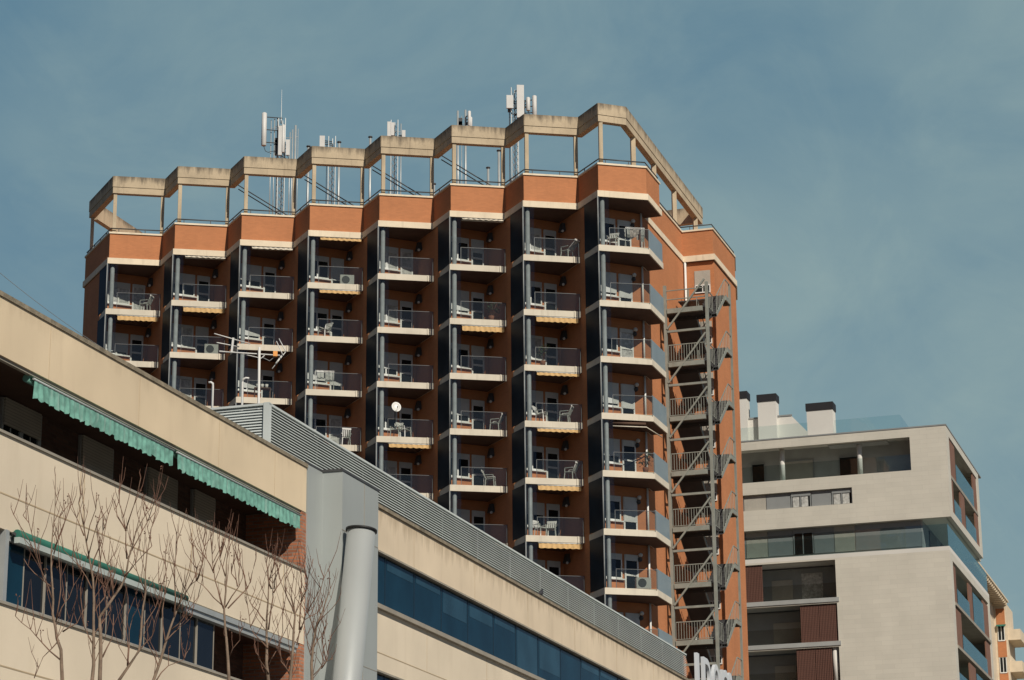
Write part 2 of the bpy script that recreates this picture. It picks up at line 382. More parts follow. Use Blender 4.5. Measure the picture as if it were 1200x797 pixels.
# one continuous mitred front beam
def mitred(pts, w):
    n = len(pts); off = []
    for i in range(n):
        d1 = (pts[i] - pts[i - 1]).normalized() if i else (pts[1] - pts[0]).normalized()
        d2 = (pts[i + 1] - pts[i]).normalized() if i < n - 1 else d1
        n1 = V2(-d1.y, d1.x); n2 = V2(-d2.y, d2.x)
        off.append(pts[i] + (n1 + n2) * (w / max(.25, 1 + n1.dot(n2))))
    return off
line = [BL0] + ring + [B8, B9]
inn = mitred(line, .34)
def beam_run(name, pts, inner, zs):
    for lo, hi, dz in zs: pass
for k in range(len(line) - 1):
    b = MB()
    zj = ZB0 + .36
    lip = .03
    q = [line[k], line[k + 1], inn[k + 1], inn[k]]
    b.prism(q, ZB0, zj)
    # upper cast lift stands a few centimetres proud of the lower one
    d = (line[k + 1] - line[k]).normalized(); oo = V2(d.y, -d.x) * lip
    b.prism([line[k] + oo, line[k + 1] + oo, inn[k + 1], inn[k]], zj + .012, ZB1)
    b.build('pergola_beam', 'beam', tower)
b = MB(); beam(b, BL0 + d18 * .4, BL1, .34, -1, ZB0 + .01, ZB1 - .01); b.build('pergola_beam', 'beam', tower)
back1 = isect(B9, r108, BL1, d18)
b = MB(); beam(b, B9 - r108 * .3 - d18 * .05, B9 - r108 * 30, .34, 1, ZB0 + .02, ZB1 - .02); b.build('pergola_beam', 'beam', tower)
def post(p, w=.2):
    b = MB(); fr = frame((p.x, p.y), 79); b.box(fr, -w / 2, w / 2, -w / 2, w / 2, Z0 + .9, ZB0 - .003); b.build('pergola_post', 'beam', tower)
for i in range(8):
    post(P[i] + .32 * (nin + nsh) * .9 + uh * .02)
    if i < 7: post(V[i] + .34 * nin + .1 * nsh - uh * .08)
post(BL0 + sh * .2 + nsh * .16)
for px in (747, 773, 797, 818):
    t = (px - 733) / (823 - 733); t = {747: .115, 773: .37, 797: .635, 818: .93}[px]
    post(B8.lerp(B9, t) - r108 * .17, .24)
for t in (.4, .8): post(BL0.lerp(BL1, t) + r108 * .17, .24)
# raking struts that tie the beam to the roof
for i in range(1, 5):
    for o in (0, .2):
        b = MB(); p = V[i] + V2(.4 + o * .2, 1.0 + o); q = p + V2(4.6, .3)
        b.tube([(p.x, p.y, 47.15 + EYE - o), (q.x, q.y, 44.25 + EYE - o)], .032, 6)
        b.build('roof_strut', 'steel_dark', tower)

# columns, one per bay, full height
for i in range(8):
    c = P[i] + uh * .30 + nin * .30; b = MB(); b.tube([(c.x, c.y, 0), (c.x, c.y, Z0 - .016)], .118, 14)
    b.build('column', 'column', tower)

# balcony module, drawn in bay i at slab level z
def bay_frame(i):      # a along the back wall from its left corner, b outwards (towards the street)
    o = A[i]; return lambda a, bb, z: Vector((o.x, o.y, z)) + a * bdir + bb * V2(bdir.y, -bdir.x)
def front(i):          # a along the balcony front from its left corner, b outwards
    o = P[i]; return lambda a, bb, z: Vector((o.x, o.y, z)) + a * uh - bb * nin
def make_balcony(i, z, last=False):
    if last: poly = [P[7], c8b, c8c, c8c - r108 * .92 + d18 * .0, R8 + V2(.1, .05), R8 + bdir * .02 + V2(-.05, .2), A[7] + V2(-.1, .2)]
    else: poly = [P[i], P[i] + U + nsh * (INS - .005), Rr[i] + nin * .1, A[i] + nin * .1]
    o0 = Vector((P[i].x, P[i].y, z))
    b = MB(); b.prism(poly, z - .33, z)
    fr = front(i)
    if not last: b.box(fr, U.length - .27, U.length - .22, .001, .02, z - .33, z + .004)
    ob = b.build('balcony', 'slab', tower)
    for v in ob.data.vertices: v.co -= (o0 - WL[tower.name])
    ob.location = o0 - WL[tower.name]; WL[ob.name] = o0
    b = MB(); b.prism(inset(poly, (.06 if sum(poly[k].x * poly[(k + 1) % len(poly)].y - poly[(k + 1) % len(poly)].x * poly[k].y for k in range(len(poly))) > 0 else -.06)), z + .001, z + .012); b.build('floor_tiles', 'tiles', ob)
    b = MB(); ip = inset(poly, (.07 if sum(poly[k].x * poly[(k + 1) % len(poly)].y - poly[(k + 1) % len(poly)].x * poly[k].y for k in range(len(poly))) > 0 else -.07)); b.prism(ip, z - .345, z - .331); b.prism(ip, z + 2.64, z + 2.652) if abs(z - ZS[0]) < .01 and False else None; b.build('ceiling_shade', 'ceiling_shade', ob)  # dark sheet under the slab, coloured as the shade of the recess below
    # glass balustrade
    L = U.length + .08 if not last else (c8b - P[7]).length
    b = MB(); b.box(fr, .63, L - .03, -.075, -.06, z + .03, z + .95); rl = b.build('glass_railing', 'clear', ob)
    b = MB(); b.box(fr, .60, L - .02, -.08, -.05, z + .955, z + .975)
    for a in ([.6, L - .05] if not last else [.6, L - .04]): b.box(fr, a, a + .025, -.095, -.055, z + .002, z + .954)
    b.build('handrail', 'rail', ob)
    b = MB(); b.box(fr, .03, .60, -.06, -.048, z + .01, z + 2.65); b.build('screen_pane', 'screen', ob)
    b = MB(); p = P[i]; q = p - sh * (DA + .03)
    off = nsh * .02
    b.prism([p + off + uh * .02, q + off, q + off + nsh * .05, p + off + nsh * .05 + uh * .02], z + .004, z + 2.662); b.build('side_panel', 'navy', ob)
    b = MB(); b.tube([(p.x, p.y, z), (p.x, p.y, z + 2.66)], .03, 6); b.build('corner_post', 'column', ob)
    # wall lamp
    b = MB()
    if last: fb = bay_frame(7); c = fb(2.72, .0, z + 2.0)
    else:
        o = Rr[i] + sh * .55; c = Vector((o.x, o.y, z + 2.0))
    out = V2(bdir.y, -bdir.x) if last else -nsh
    if not last:
        fr2 = lambda a, bb, zz: c + a * sh + bb * out + Vector((0, 0, zz))
        b.hexa([fr2(-.22, .01, -.05), fr2(.22, .01, -.05), fr2(.22, .26, -.05), fr2(-.22, .26, -.05), fr2(-.12, .01, .42), fr2(.12, .01, .42), fr2(.12, .18, .42), fr2(-.12, .18, .42)])
    else:
        b.tube([c + out * .01 + Vector((0, 0, -.12)), c + out * .16 + Vector((0, 0, -.12))], .12, 10); b.tube([c + out * .16 + Vector((0, 0, -.2)), c + out * .16 + Vector((0, 0, .0))], .07, 8)
    lm = b.build('wall_lamp', 'steel_dark', ob)
    b = MB(); b.ball(c + out * .2 + Vector((0, 0, .1 if last else -.08)) + (sh * .2 if not last else Vector()), .115 if last else .075)
    b.build('lamp_globe', 'plastic', ob)
    if last:
        b = MB(); w = .06
        d = (c8c - c8b).normalized(); nn = V2(-d.y, d.x) * .03
        b.prism([c8b + d * .03 + nn, c8c - d * .03 + nn, c8c - d * .03 + nn * 2, c8b + d * .03 + nn * 2], z + .02, z + 1.06); b.build('frosted_panel', 'frost', ob)
        b = MB(); q = bay_frame(7)(3.25 if R8 else 0, .12, 0); b.tube([(q.x, q.y, z), (q.x, q.y, z + 2.66)], .055, 8); b.build('drain_pipe', 'white_frame', ob)
    return ob
def make_window(i, z, kind):
    fb = bay_frame(i)
    x0, x1, zs, zt = .38, 1.72, z + .82, z + 2.1
    b = MB()
    for a0, a1, z0, z1 in ((x0, x1, zs, zs + .07), (x0, x1, zt - .07, zt), (x0, x0 + .07, zs + .07, zt - .07), (x1 - .07, x1, zs + .07, zt - .07), ((x0 + x1) / 2 - .04, (x0 + x1) / 2 + .04, zs + .07, zt - .07)):
        b.box(fb, a0, a1, .004, .06, z0, z1)
    # masonry shutter box over the window
    wd = b.build('window', 'white_frame', tower); o0 = fb(x0, 0, z)
    for v in wd.data.vertices: v.co -= (o0 - WL[tower.name])
    wd.location = o0 - WL[tower.name]; WL[wd.name] = o0
    b = MB(); b.box(fb, x0 + .07, x1 - .07, .006, .02, zs + .07, zt - .07); b.build('pane', 'pane_curtain' if kind in (2, 5) else 'pane', wd)
    b = MB(); b.box(fb, x0 - .06, x1 + .12, .003, .14, zs - .07, zs - .003); b.build('sill', 'white_frame', wd)
    drop = {0: .3, 1: 1.12, 2: .35, 3: .65, 4: .92, 5: .16}[kind]
    b = MB(); b.box(fb, x0 + .02, x1 - .02, .062, .085, zt - drop, zt); b.build('shutter', 'shutter', wd)
    return wd
def make_door(i, z, kind):
    fb = bay_frame(i); x0, x1, zt = 1.86, 2.66, z + 2.1
    if i < 7: x0, x1 = 1.86, 2.6
    b = MB()
    for a0, a1, z0, z1 in ((x0, x0 + .09, z, zt), (x1 - .08, x1, z, zt), (x0 + .09, x1 - .08, zt - .08, zt), (x0 + .09, x1 - .08, z + 1.0, z + 1.1), (x0 + .09, x1 - .08, z + .005, z + .1)):
        b.box(fb, a0, a1, .005, .07, z0, z1)
    dr = b.build('balcony_door', 'white_frame', tower); o0 = fb(x0, 0, z)
    for v in dr.data.vertices: v.co -= (o0 - WL[tower.name])
    dr.location = o0 - WL[tower.name]; WL[dr.name] = o0
    b = MB(); b.box(fb, x0 + .09, x1 - .08, .01, .03, z + .1, zt - .08); b.build('pane', 'pane_curtain' if kind == 2 else 'pane', dr)
    b = MB(); b.box(fb, x0 + .03, x1 - .03, .072, .095, zt - {0: .32, 2: .2, 3: .75, 4: 1.3}[kind], zt); b.build('shutter', 'shutter', dr)
    return dr
ROWS = [4, 5, 5, 6, 7, 8, 8, 9]
pb = make_balcony(0, ZS[0]); pb8 = make_balcony(7, ZS[0], True)
pw = [make_window(0, ZS[0], k) for k in range(6)]; pd = [make_door(0, ZS[0], k) for k in (0, 2, 3, 4)]
pd8 = [make_door(7, ZS[0], k) for k in (0, 2, 3, 4)]
KW = {(0, 0): 2, (0, 1): 1, (1, 0): 3, (1, 1): 0, (2, 0): 3, (2, 1): 1, (2, 2): 1, (3, 0): 0, (3, 1): 0, (3, 2): 1, (3, 3): 0, (4, 0): 2, (4, 1): 2, (4, 2): 1,
      (4, 3): 3, (5, 0): 0, (5, 1): 1, (5, 2): 0, (5, 3): 3, (5, 4): 0, (6, 0): 2, (6, 1): 0, (6, 2): 0, (6, 3): 3, (6, 4): 0, (6, 5): 3,
      (7, 0): 0, (7, 1): 1, (7, 2): 3, (7, 3): 1, (7, 4): 3, (7, 5): 0, (7, 6): 0, (7, 7): 0}
used = set()
for i in range(8):
    for r in range(ROWS[i]):
        dl = (P[i] - P[0]) + Vector((0, 0, -3.0 * r))
        if (i, r) not in ((0, 0), (7, 0)):
            if i < 7: copy_tree(pb, tower, dl)
            else: copy_tree(pb8, tower, Vector((0, 0, -3.0 * r)))
        k = KW.get((i, r), (i * 5 + r * 3) % 6); k = {(1, 1): 5, (4, 2): 4, (6, 2): 5, (7, 4): 4, (2, 0): 4, (5, 3): 4}.get((i, r), k); d8 = 1 if (i, r) in ((7, 2), (3, 3), (4, 0)) else {0: 0, 3: 2, 5: 3}.get((i * 7 + r * 4) % 8, 0)
        if i == 0 and k not in used and False: pass
        if r == 0 and i == 0: keepw = k
        if not (i == 0 and r == 0): copy_tree(pw[k], tower, dl)
        if not (i == 0 and r == 0) and not (i == 7 and r == 0): copy_tree(pd8[d8] if i == 7 else pd[d8], tower, dl if i < 7 else Vector((0, 0, -3.0 * r)))
def drop_tree(o):
    for ch in list(o.children): drop_tree(ch)
    bpy.data.objects.remove(o)
for k in range(6):
    if k != KW[(0, 0)]: drop_tree(pw[k])
for k in (0, 2, 3): drop_tree(pd[k])
for k in (1, 2, 3): drop_tree(pd8[k])
# left wall of every recess is pale plaster beside the window: thin reveal part of the wall colour (window surround)
# windows on the stair notch wall
nf = frame((c9w.x, c9w.y), math.degrees(math.atan2((c10w - c9w).x, (c10w - c9w).y)))
for r in range(10):
    z = ZS[r]; b = MB()
    b.box(nf, .62, 1.52, -.02, .03, z + .8, z + 2.1)
    w = b.build('stair_window', 'shutter_grey', tower)
    b = MB()
    for a0, a1, z0, z1 in ((.62, 1.52, z + .78, z + .84), (.62, .68, z + .84, z + 1.25), (1.05, 1.1, z + .84, z + 1.25), (1.46, 1.52, z + .84, z + 1.25), (.62, 1.52, z + 1.2, z + 1.26)): b.box(nf, a0, a1, .031, .06, z0, z1)
    b.build('window_frame', 'white_frame', w)
    b = MB(); b.box(nf, .68, 1.46, .0302, .04, z + .84, z + 1.2); b.build('pane', 'pane', w)
b = MB(); q = c9w - d18 * .12 + r108 * .12; b.tube([(q.x, q.y, 0), (q.x, q.y, Z0 - .01)], .07, 8); b.build('drain_pipe', 'white_frame', tower)

# ------------------------------------------------------------------ things on the balconies
COLN = ['leftmost column', 'second column from the left', 'third column from the left', 'fourth column from the left',
        'fifth column from the left', 'sixth column from the left', 'seventh column from the left', 'rightmost column']
ROWN = ['topmost balcony', 'second balcony down', 'third balcony down', 'fourth balcony down', 'fifth balcony down', 'sixth balcony down', 'seventh balcony down']
def awning(i, r, sag=.22, pale=False):
    fr = front(i); z = ZS[r] + 2.66; o = fr(1.7, 0, z - .15)
    t = thing('folded_awning', o, '%s rolled awning over the %s, %s' % ('cream' if pale else 'ochre', ROWN[r], COLN[i]), 'awning', 'rolled awnings on the orange tower')
    b = MB(); b.tube([fr(.68, -.18, z - .09), fr(2.95, -.18, z - .09)], .07, 8); b.build('roller', 'slab' if pale else 'awning', t)
    b = MB(); n = 40
    for k in range(n):
        a0 = .68 + 2.27 * k / n; a1 = .68 + 2.27 * (k + 1) / n
        h0 = sag + .035 * abs(math.sin(k * .55)); h1 = sag + .035 * abs(math.sin((k + 1) * .55))
        b.face([fr(a0, -.05 - .012 * math.sin(k * 1.3), z - .03), fr(a1, -.05 - .012 * math.sin(k * 1.3 + 1.3), z - .03), fr(a1, -.03 - .02 * math.sin(k * 1.3 + 1.3), z - .06 - h1), fr(a0, -.03 - .02 * math.sin(k * 1.3), z - .06 - h0)])
    b.build('valance', 'slab' if pale else 'awning', t)
    b = MB(); b.tube([fr(.64, -.05, z - .03), fr(2.98, -.05, z - .03)], .022, 6); b.build('front_bar', 'white_frame', t)
for i, r, s_, p_ in ((0, 1, .22, 0), (1, 0, .03, 1), (1, 1, .22, 0), (2, 0, .06, 1), (3, 0, .1, 0), (3, 1, .13, 0), (4, 4, .16, 0), (5, 0, .02, 1), (5, 2, .24, 0), (6, 2, .22, 0), (6, 3, .12, 0), (6, 4, .12, 0), (6, 5, .2, 0), (6, 6, .22, 0)): awning(i, r, s_, p_)
# long awning frame under the fourth slab of the chamfered corner
fr = front(7); z = ZS[4] + 2.66
t = thing('awning_frame', fr(1.5, 0, z - .2), 'dark folded awning on bent frame over the fifth balcony down, rightmost column', 'awning')
b = MB(); b.tube([fr(.6, -.25, z - .12), fr(2.35, -.25, z - .12)], .08, 8); b.build('roller', 'brown', t)
b = MB(); q = c8c - (c8c - c8b) * .3; b.tube([fr(.6, -.12, z - .32), fr(2.35, -.12, z - .32), (q.x - .1, q.y, z - .36)], .03, 6); b.build('front_bar', 'slab', t)

def chair_mesh(b, fr, x, y, z, rot, low=False):
    c, s_ = math.cos(rot), math.sin(rot)
    def f(a, bb, zz): return fr(x + a * c - bb * s_, y + a * s_ + bb * c, z + zz)
    return f
def chair(i, r, x, y, rot, label, recl=.12):
    fr = front(i); z = ZS[r]; f = chair_mesh(None, fr, x, y, z, rot)
    t = thing('plastic_chair', fr(x, y, z), label, 'chair', 'white plastic chairs on the balconies')
    b = MB(); b.hexa([f(-.22, -.22, .40), f(.22, -.22, .40), f(.24, .24, .43), f(-.24, .24, .43), f(-.22, -.22, .43), f(.22, -.22, .43), f(.24, .24, .46), f(-.24, .24, .46)]); b.build('seat', 'plastic', t)
    b = MB()
    for k in range(5):
        a = -.2 + .1 * k; b.bar(f(a, -.22, .46), f(a, -.22 - recl * 1.6, .86), .06, .025)
    b.bar(f(-.25, -.22 - recl * 1.6, .88), f(.25, -.22 - recl * 1.6, .88), .05, .09); b.build('backrest', 'plastic', t)
    for a, bb in ((-.2, -.2), (.2, -.2), (-.22, .22), (.22, .22)):
        b = MB(); b.bar(f(a * 1.15, bb * 1.15, 0), f(a, bb, .40), .045); b.build('leg', 'plastic', t)
    for a in (-.26, .26):
        b = MB(); b.bar(f(a, -.24, .63), f(a, .2, .63), .05, .03); b.bar(f(a, .2, .62), f(a * .92, .22, .42), .04, .04); b.build('armrest', 'plastic', t)
    return t
W_ = 'white plastic chair '
chair(6, 0, 2.45, -.45, 2.4, W_ + 'turned sideways on the topmost balcony, seventh column from the left', .3)
chair(6, 3, .95, -.4, -.9, W_ + 'at the left end of the fourth balcony down, seventh column')
chair(6, 3, 2.2, -.42, 2.0, W_ + 'at the right end of the fourth balcony down, seventh column')
chair(6, 4, 2.45, -.42, 2.2, W_ + 'at the right of the fifth balcony down, seventh column')
chair(6, 5, .85, -.42, -.6, W_ + 'against the pillar on the sixth balcony down, seventh column')
chair(6, 5, 1.4, -.42, .3, W_ + 'in the middle of the sixth balcony down, seventh column')
chair(5, 4, 2.2, -.42, -1.2, W_ + 'at the right of the fifth balcony down, sixth column')
chair(4, 3, 1.1, -.42, .5, W_ + 'left of its neighbour under the satellite dish on the fifth column')
chair(4, 3, 1.55, -.4, -.7, W_ + 'right of its neighbour under the satellite dish on the fifth column')
chair(3, 1, 1.0, -.4, .8, W_ + 'behind the glass of the second balcony down, fourth column')
chair(3, 3, 2.2, -.3, 3.0, W_ + 'with its tall back to the glass on the fourth column, low down', .02)
chair(5, 3, 2.5, -.42, 2.0, W_ + 'at the right of the fourth balcony down, sixth column')
chair(0, 0, 2.2, -.42, 2.0, W_ + 'behind the glass of the topmost balcony, leftmost column')
chair(7, 0, .85, -.42, .5, W_ + 'beside the pillar on the topmost balcony, rightmost column')
# small clutter
def pot_plant(i, r, x, y, label, seed):
    fr = front(i); z = ZS[r] + .012; p = fr(x, y, z); rn = random.Random(seed)
    t = thing('potted_plant', p, label, 'plant', 'potted plants on the balconies')
    b = MB(); b.tube([p, p + Vector((0, 0, .3))], .11, 10, .16); b.build('pot', 'brick_pot', t)
    b = MB(); lf = MB()
    for k in range(9):
        q = p + Vector((rn.uniform(-.3, .3), rn.uniform(-.2, .2), rn.uniform(.6, 1.15))); b.tube([p + Vector((0, 0, .28)), p.lerp(q, .5) + Vector((0, 0, .12)), q], .008, 4)
        for _ in range(14):
            c = q + Vector((rn.gauss(0, .1), rn.gauss(0, .1), rn.gauss(-.08, .12))); d1 = Vector((rn.uniform(-1, 1), rn.uniform(-1, 1), rn.uniform(-.6, .6))).normalized() * .07; d2 = d1.cross(Vector((rn.uniform(-1, 1), rn.uniform(-1, 1), 1))).normalized() * .03
            lf.face([c - d1, c + d2, c + d1, c - d2])
    b.build('stems', 'twig', t); lf.build('leaves', 'leaf', t)
M['leaf'] = mat('dark_leaves', (.05, .09, .035), .7, .5, 9); M['brick_pot'] = mat('terracotta', (.35, .14, .08), .8)
pot_plant(6, 2, 1.05, -.35, 'leafy potted plant behind the glass of the third balcony down, seventh column', 3)
pot_plant(7, 4, 2.35, -.5, 'leafy potted plant at the corner of the fifth balcony down, rightmost column', 4)
pot_plant(5, 1, 2.3, -.4, 'leafy potted plant at the right of the second balcony down, sixth column', 5)
def ac_unit(i, r, x, y, label):
    fr = front(i); z = ZS[r] + .012; t = thing('air_conditioner', fr(x, y, z), label, 'air conditioner', 'air conditioners on the balconies')
    b = MB(); b.box(fr, x - .38, x + .38, y - .15, y + .15, z + .06, z + .62); b.build('casing', 'antenna', t)
    b = MB(); c = fr(x - .08, y + .151, z + .34); o = fr(0, 1, 0) - fr(0, 0, 0); b.tube([c, c + o * .012], .22, 18); b.build('fan_grille', 'steel_dark', t)
    b = MB()
    for s_ in (-.3, .3): b.box(fr, x + s_ - .04, x + s_ + .04, y - .13, y + .13, z, z + .059)
    b.build('foot', 'steel_dark', t)
ac_unit(7, 6, 2.1, -.55, 'pale air conditioner unit on the seventh balcony down, rightmost column')
ac_unit(3, 0, 2.2, -.5, 'pale air conditioner unit on the topmost balcony, fourth column from the left')
ac_unit(1, 1, 2.3, -.5, 'pale air conditioner unit on the second balcony down, second column from the left')
# satellite dish
fr = front(4); z = ZS[3]
t = thing('satellite_dish', fr(.98, .05, z), 'round white satellite dish fixed to the glass railing of the fifth column', 'satellite dish')
b = MB(); c = fr(1.02, .12, z + 1.55); ax = (Vector((.25, -.9, .3))).normalized(); e1 = ax.cross(Vector((0, 0, 1))).normalized(); e2 = e1.cross(ax)
rings = []
for k in range(6):
    rr = .30 * k / 5; dep = .06 * (k / 5) ** 2
    rings.append([b.bm.verts.new(c + ax * dep + rr * (math.cos(2 * math.pi * j / 24) * e1 * .86 + math.sin(2 * math.pi * j / 24) * e2)) for j in range(24)] if k else [b.bm.verts.new(c)])
for j in range(24): f_ = b.bm.faces.new((rings[0][0], rings[1][j], rings[1][(j + 1) % 24])); f_.smooth = True
for a_, b_ in zip(rings[1:], rings[2:]):
    for j in range(24): f_ = b.bm.faces.new((a_[j], b_[j], b_[(j + 1) % 24], a_[(j + 1) % 24])); f_.smooth = True
o = b.build('dish', 'plastic', t); sm = o.modifiers.new('thick', 'SOLIDIFY'); sm.thickness = .015
b = MB(); b.tube([c - ax * .02, fr(.98, -.02, z + 1.35), fr(.98, -.02, z + .9)], .025, 6); b.build('mast', 'steel_dark', t)
b = MB(); b.tube([c - e2 * .28, c + ax * .30 - e2 * .16], .010, 5); b.tube([c + ax * .27 - e2 * .17, c + ax * .33 - e2 * .13], .025, 8); b.build('receiver_arm', 'steel_dark', t)
# laundry on two balconies
def laundry(i, r, x0, n, label):
    fr = front(i); z = ZS[r]
    t = thing('drying_rack', fr(x0 + .5, -.5, z), label, 'drying rack', 'laundry on the balconies')
    b = MB()
    for a in (x0, x0 + 1.0):
        b.bar(fr(a, -.35, z), fr(a, -.65, z + 1.15), .03); b.bar(fr(a, -.65, z), fr(a, -.35, z + 1.15), .03)
    for k in range(4): b.tube([fr(x0, -.35 - .1 * k, z + 1.15), fr(x0 + 1.0, -.35 - .1 * k, z + 1.15)], .01, 5)
    b.build('frame', 'plastic', t)
    for k in range(n):
        b = MB(); a0 = x0 + .06 + k * .95 / n; w = .8 / n; h = random.uniform(.45, .8); y = -.35 - .1 * (k % 4)
        pts = 6
        for q in range(pts):
            u0, u1 = a0 + w * q / pts, a0 + w * (q + 1) / pts
            o0, o1 = .03 * math.sin(q * 1.9), .03 * math.sin((q + 1) * 1.9)
            b.face([fr(u0, y + o0 * .3, z + 1.15), fr(u1, y + o1 * .3, z + 1.15), fr(u1, y + o1, z + 1.15 - h), fr(u0, y + o0, z + 1.15 - h)])
        b.build('cloth', random.choice(['cloth', 'pane_curtain', 'cloth', 'wall_white']), t)
laundry(7, 0, 1.55, 5, 'drying rack full of clothes on the topmost balcony, rightmost column')
#laundry(4, 1, .75, 3, 'drying rack with pale sheets on the second balcony down, fifth column')
laundry(3, 2, .55, 2, 'drying rack with beige cloths on the third balcony down, fourth column')
#laundry(6, 2, .75, 4, 'drying rack with dark clothes on the third balcony down, seventh column')
# a brown table with pots
fr = front(2); z = ZS[2]
t = thing('balcony_table', fr(1.35, -.45, z), 'brown table crowded with white pots on the third balcony down, third column', 'table')
b = MB(); b.box(fr, 1.0, 1.9, -.75, -.3, z + .62, z + .66); b.build('table_top', 'wood_side', t)
for a in (1.03, 1.87):
    for c_ in (-.72, -.33):
        b = MB(); b.box(fr, a - .02, a + .02, c_ - .02, c_ + .02, z, z + .618); b.build('leg', 'wood_side', t)
for k in range(3):
    p = fr(1.2 + .24 * k, -.5, z + .662); b = MB(); b.tube([p, p + Vector((0, 0, .22))], .07, 10, .1)
    tag(rebase(b.build('flower_pot', 'plastic'), p), ['white flower pot at the left end of the brown balcony table', 'white flower pot in the middle of the brown balcony table', 'white flower pot at the right end of the brown balcony table'][k], 'flower pot', 'pots on the balcony table')

# ------------------------------------------------------------------ roof masts
YR = 132.5; ZR = Z0 + .9
def wp(px, py, y=YR): return at_y(px, py, y)
def vert(b, px, ptop, r, y=YR, z0=None, n=8):
    p = wp(px, ptop, y); b.tube([(p.x, p.y, ZR if z0 is None else z0), p], r, n); return p
def lattice(b, x, y, z0, z1, w=.2):
    c = [(x - w, y - w), (x + w, y - w), (x, y + w)]
    for q in c: b.tube([(*q, z0), (*q, z1)], .028, 5)
    k = int((z1 - z0) / .4)
    for s_ in range(k):
        for e in range(3):
            p, q = c[(e + s_) % 3], c[(e + s_ + 1) % 3]; b.tube([(*p, z0 + s_ * .4), (*q, z0 + s_ * .4 + .4)], .016, 4)
def panel(b, px, ptop, pbot, w, dp=.14, y=YR - .3, rnd=False):
    a = wp(px, ptop, y); c = wp(px, pbot, y)
    if rnd: b.tube([c, c + Vector((0, 0, .03)), Vector((c.x, c.y, a.z - .05)), Vector((c.x, c.y, a.z))], [w * .42, w / 2, w / 2, w * .25], 12)
    else:
        fr_ = frame((c.x, c.y), 85); b.box(fr_, -w / 2, w / 2, -dp / 2, dp / 2, c.z, a.z)
    return a, c
def mast(name, px, ptop, label, panels, extra=(), lat=True):
    p = wp(px, ptop); t = thing(name, (p.x, p.y, ZR), label, 'antenna mast', 'antenna masts on the tower roof')
    b = MB()
    if lat: lattice(b, p.x, p.y, ZR, p.z)
    else: b.tube([(p.x, p.y, ZR), p], .06, 8)
    for e, et, r in extra: q = vert(b, e, et, r); b.tube([(q.x, q.y, q.z - .5), (p.x, p.y, q.z - .5)], .02, 5)
    b.tube([(p.x, p.y, ZR + 2.6), (p.x + 1.0, p.y + .6, ZR + .02)], .025, 5)
    b.build('mast', 'alu', t)
    for px_, pt, pb_, w, rnd in panels:
        b = MB(); a, c = panel(b, px_, pt, pb_, w, rnd=rnd); o = b.build('antenna_panel', 'antenna', t)
        b = MB(); zc = (a.z + c.z) / 2
        for zz in (a.z - .25, zc, c.z + .25): b.tube([(c.x, c.y + .05, zz), (p.x, p.y, zz)], .03, 5)
        b.bar((p.x - .3, p.y + .1, zc - .3), (p.x - .3, p.y + .1, zc + .15), .22, .3) if w < .26 else None
        b.tube([(c.x, c.y, c.z - .02), (c.x + .1, c.y + .05, c.z - .3), (c.x + .25, c.y + .15, c.z - .35), (p.x, p.y, c.z - .1)], .02, 5)
        b.build('bracket', 'steel_dark', t)
mast('antenna_mast', 331, 140, 'tallest lattice mast, above the third pergola bay, long white tube antenna on its left', [(309, 132, 171, .3, True), (328, 148, 182, .22, False), (331.5, 146, 179, .2, True), (337, 164, 182, .22, False)], [(318, 141, .03), (322, 139, .03), (325.5, 138, .035), (334, 150, .03), (340, 155, .03), (343, 152, .04)])
t = thing('whip_antenna', wp(329.5, 140), 'thin whip antenna rising from the lattice mast above the third pergola bay', 'antenna'); b = MB(); q = wp(329.5, 105); p = wp(329.5, 142); b.tube([p, (p.x, p.y, q.z)], .022, 5, .008); b.build('whip', 'alu', t); b = MB(); b.tube([p - Vector((0, 0, .15)), p + Vector((0, 0, .25))], .04, 6); b.build('base', 'alu', t)
mast('pipe_mast', 346.5, 147, 'pair of bare pole masts with a laddered pole right of the tallest lattice mast', [], [(349.5, 151, .02)], lat=False)
mast('antenna_mast', 389.5, 161, 'short lattice mast behind the fourth pergola bay, with one small white panel', [(377.5, 159.5, 173, .3, False)], [(383, 170, .02)])
mast('antenna_mast', 462.5, 142, 'lattice mast behind the fifth pergola bay, with two white panels and short pole', [(456, 143, 160, .22, False), (460, 144, 159, .2, False), (473, 153, 166, .2, False)], [(470, 145, .03), (466.5, 150, .02)])
mast('antenna_mast', 545.5, 129, 'mast behind the sixth pergola bay, with two narrow white panels on its right', [(550, 130, 148, .2, True), (551.5, 137, 149, .2, True)], [(536.5, 130, .06), (541, 136, .02)], lat=False)
mast('antenna_mast', 603, 104, 'mast behind the seventh pergola bay, carrying the biggest white panel and a box', [(610, 100, 138, .42, False), (597.5, 112, 127, .4, False), (619, 114, 130, .24, True), (626.5, 112, 136, .27, True)], [(606, 113, .03), (597, 128, .03), (615, 118, .025)])
def vent(px, ptop, label, y=YR, r=.07):
    p = wp(px, ptop, y); t = thing('vent_pipe', (p.x, p.y, ZR), label, 'vent pipe', 'capped vent pipes on the tower roof')
    b = MB(); b.tube([(p.x, p.y, ZR), (p.x, p.y, p.z - .06)], r, 8); b.build('pipe', 'alu', t)
    b = MB(); b.tube([(p.x, p.y, p.z - .06), p], r * 1.9, 10, r * 1.7); b.tube([(p.x, p.y, ZR + 1.05), (p.x, p.y, ZR + 1.13)], r * 1.7, 8); b.build('cap', 'steel_dark', t)
vent(361.5, 171, 'capped vent pipe showing over the beam between the third and fourth pergola bays')
vent(397.5, 166, 'capped vent pipe beside the short lattice mast behind the fourth pergola bay')
vent(434, 160, 'capped vent pipe left of the fifth pergola bay, rising above the beam')
vent(508.5, 215, 'low capped vent pipe beside the post left of the sixth pergola bay')
vent(572, 196, 'low capped vent pipe in the middle of the sixth pergola opening')
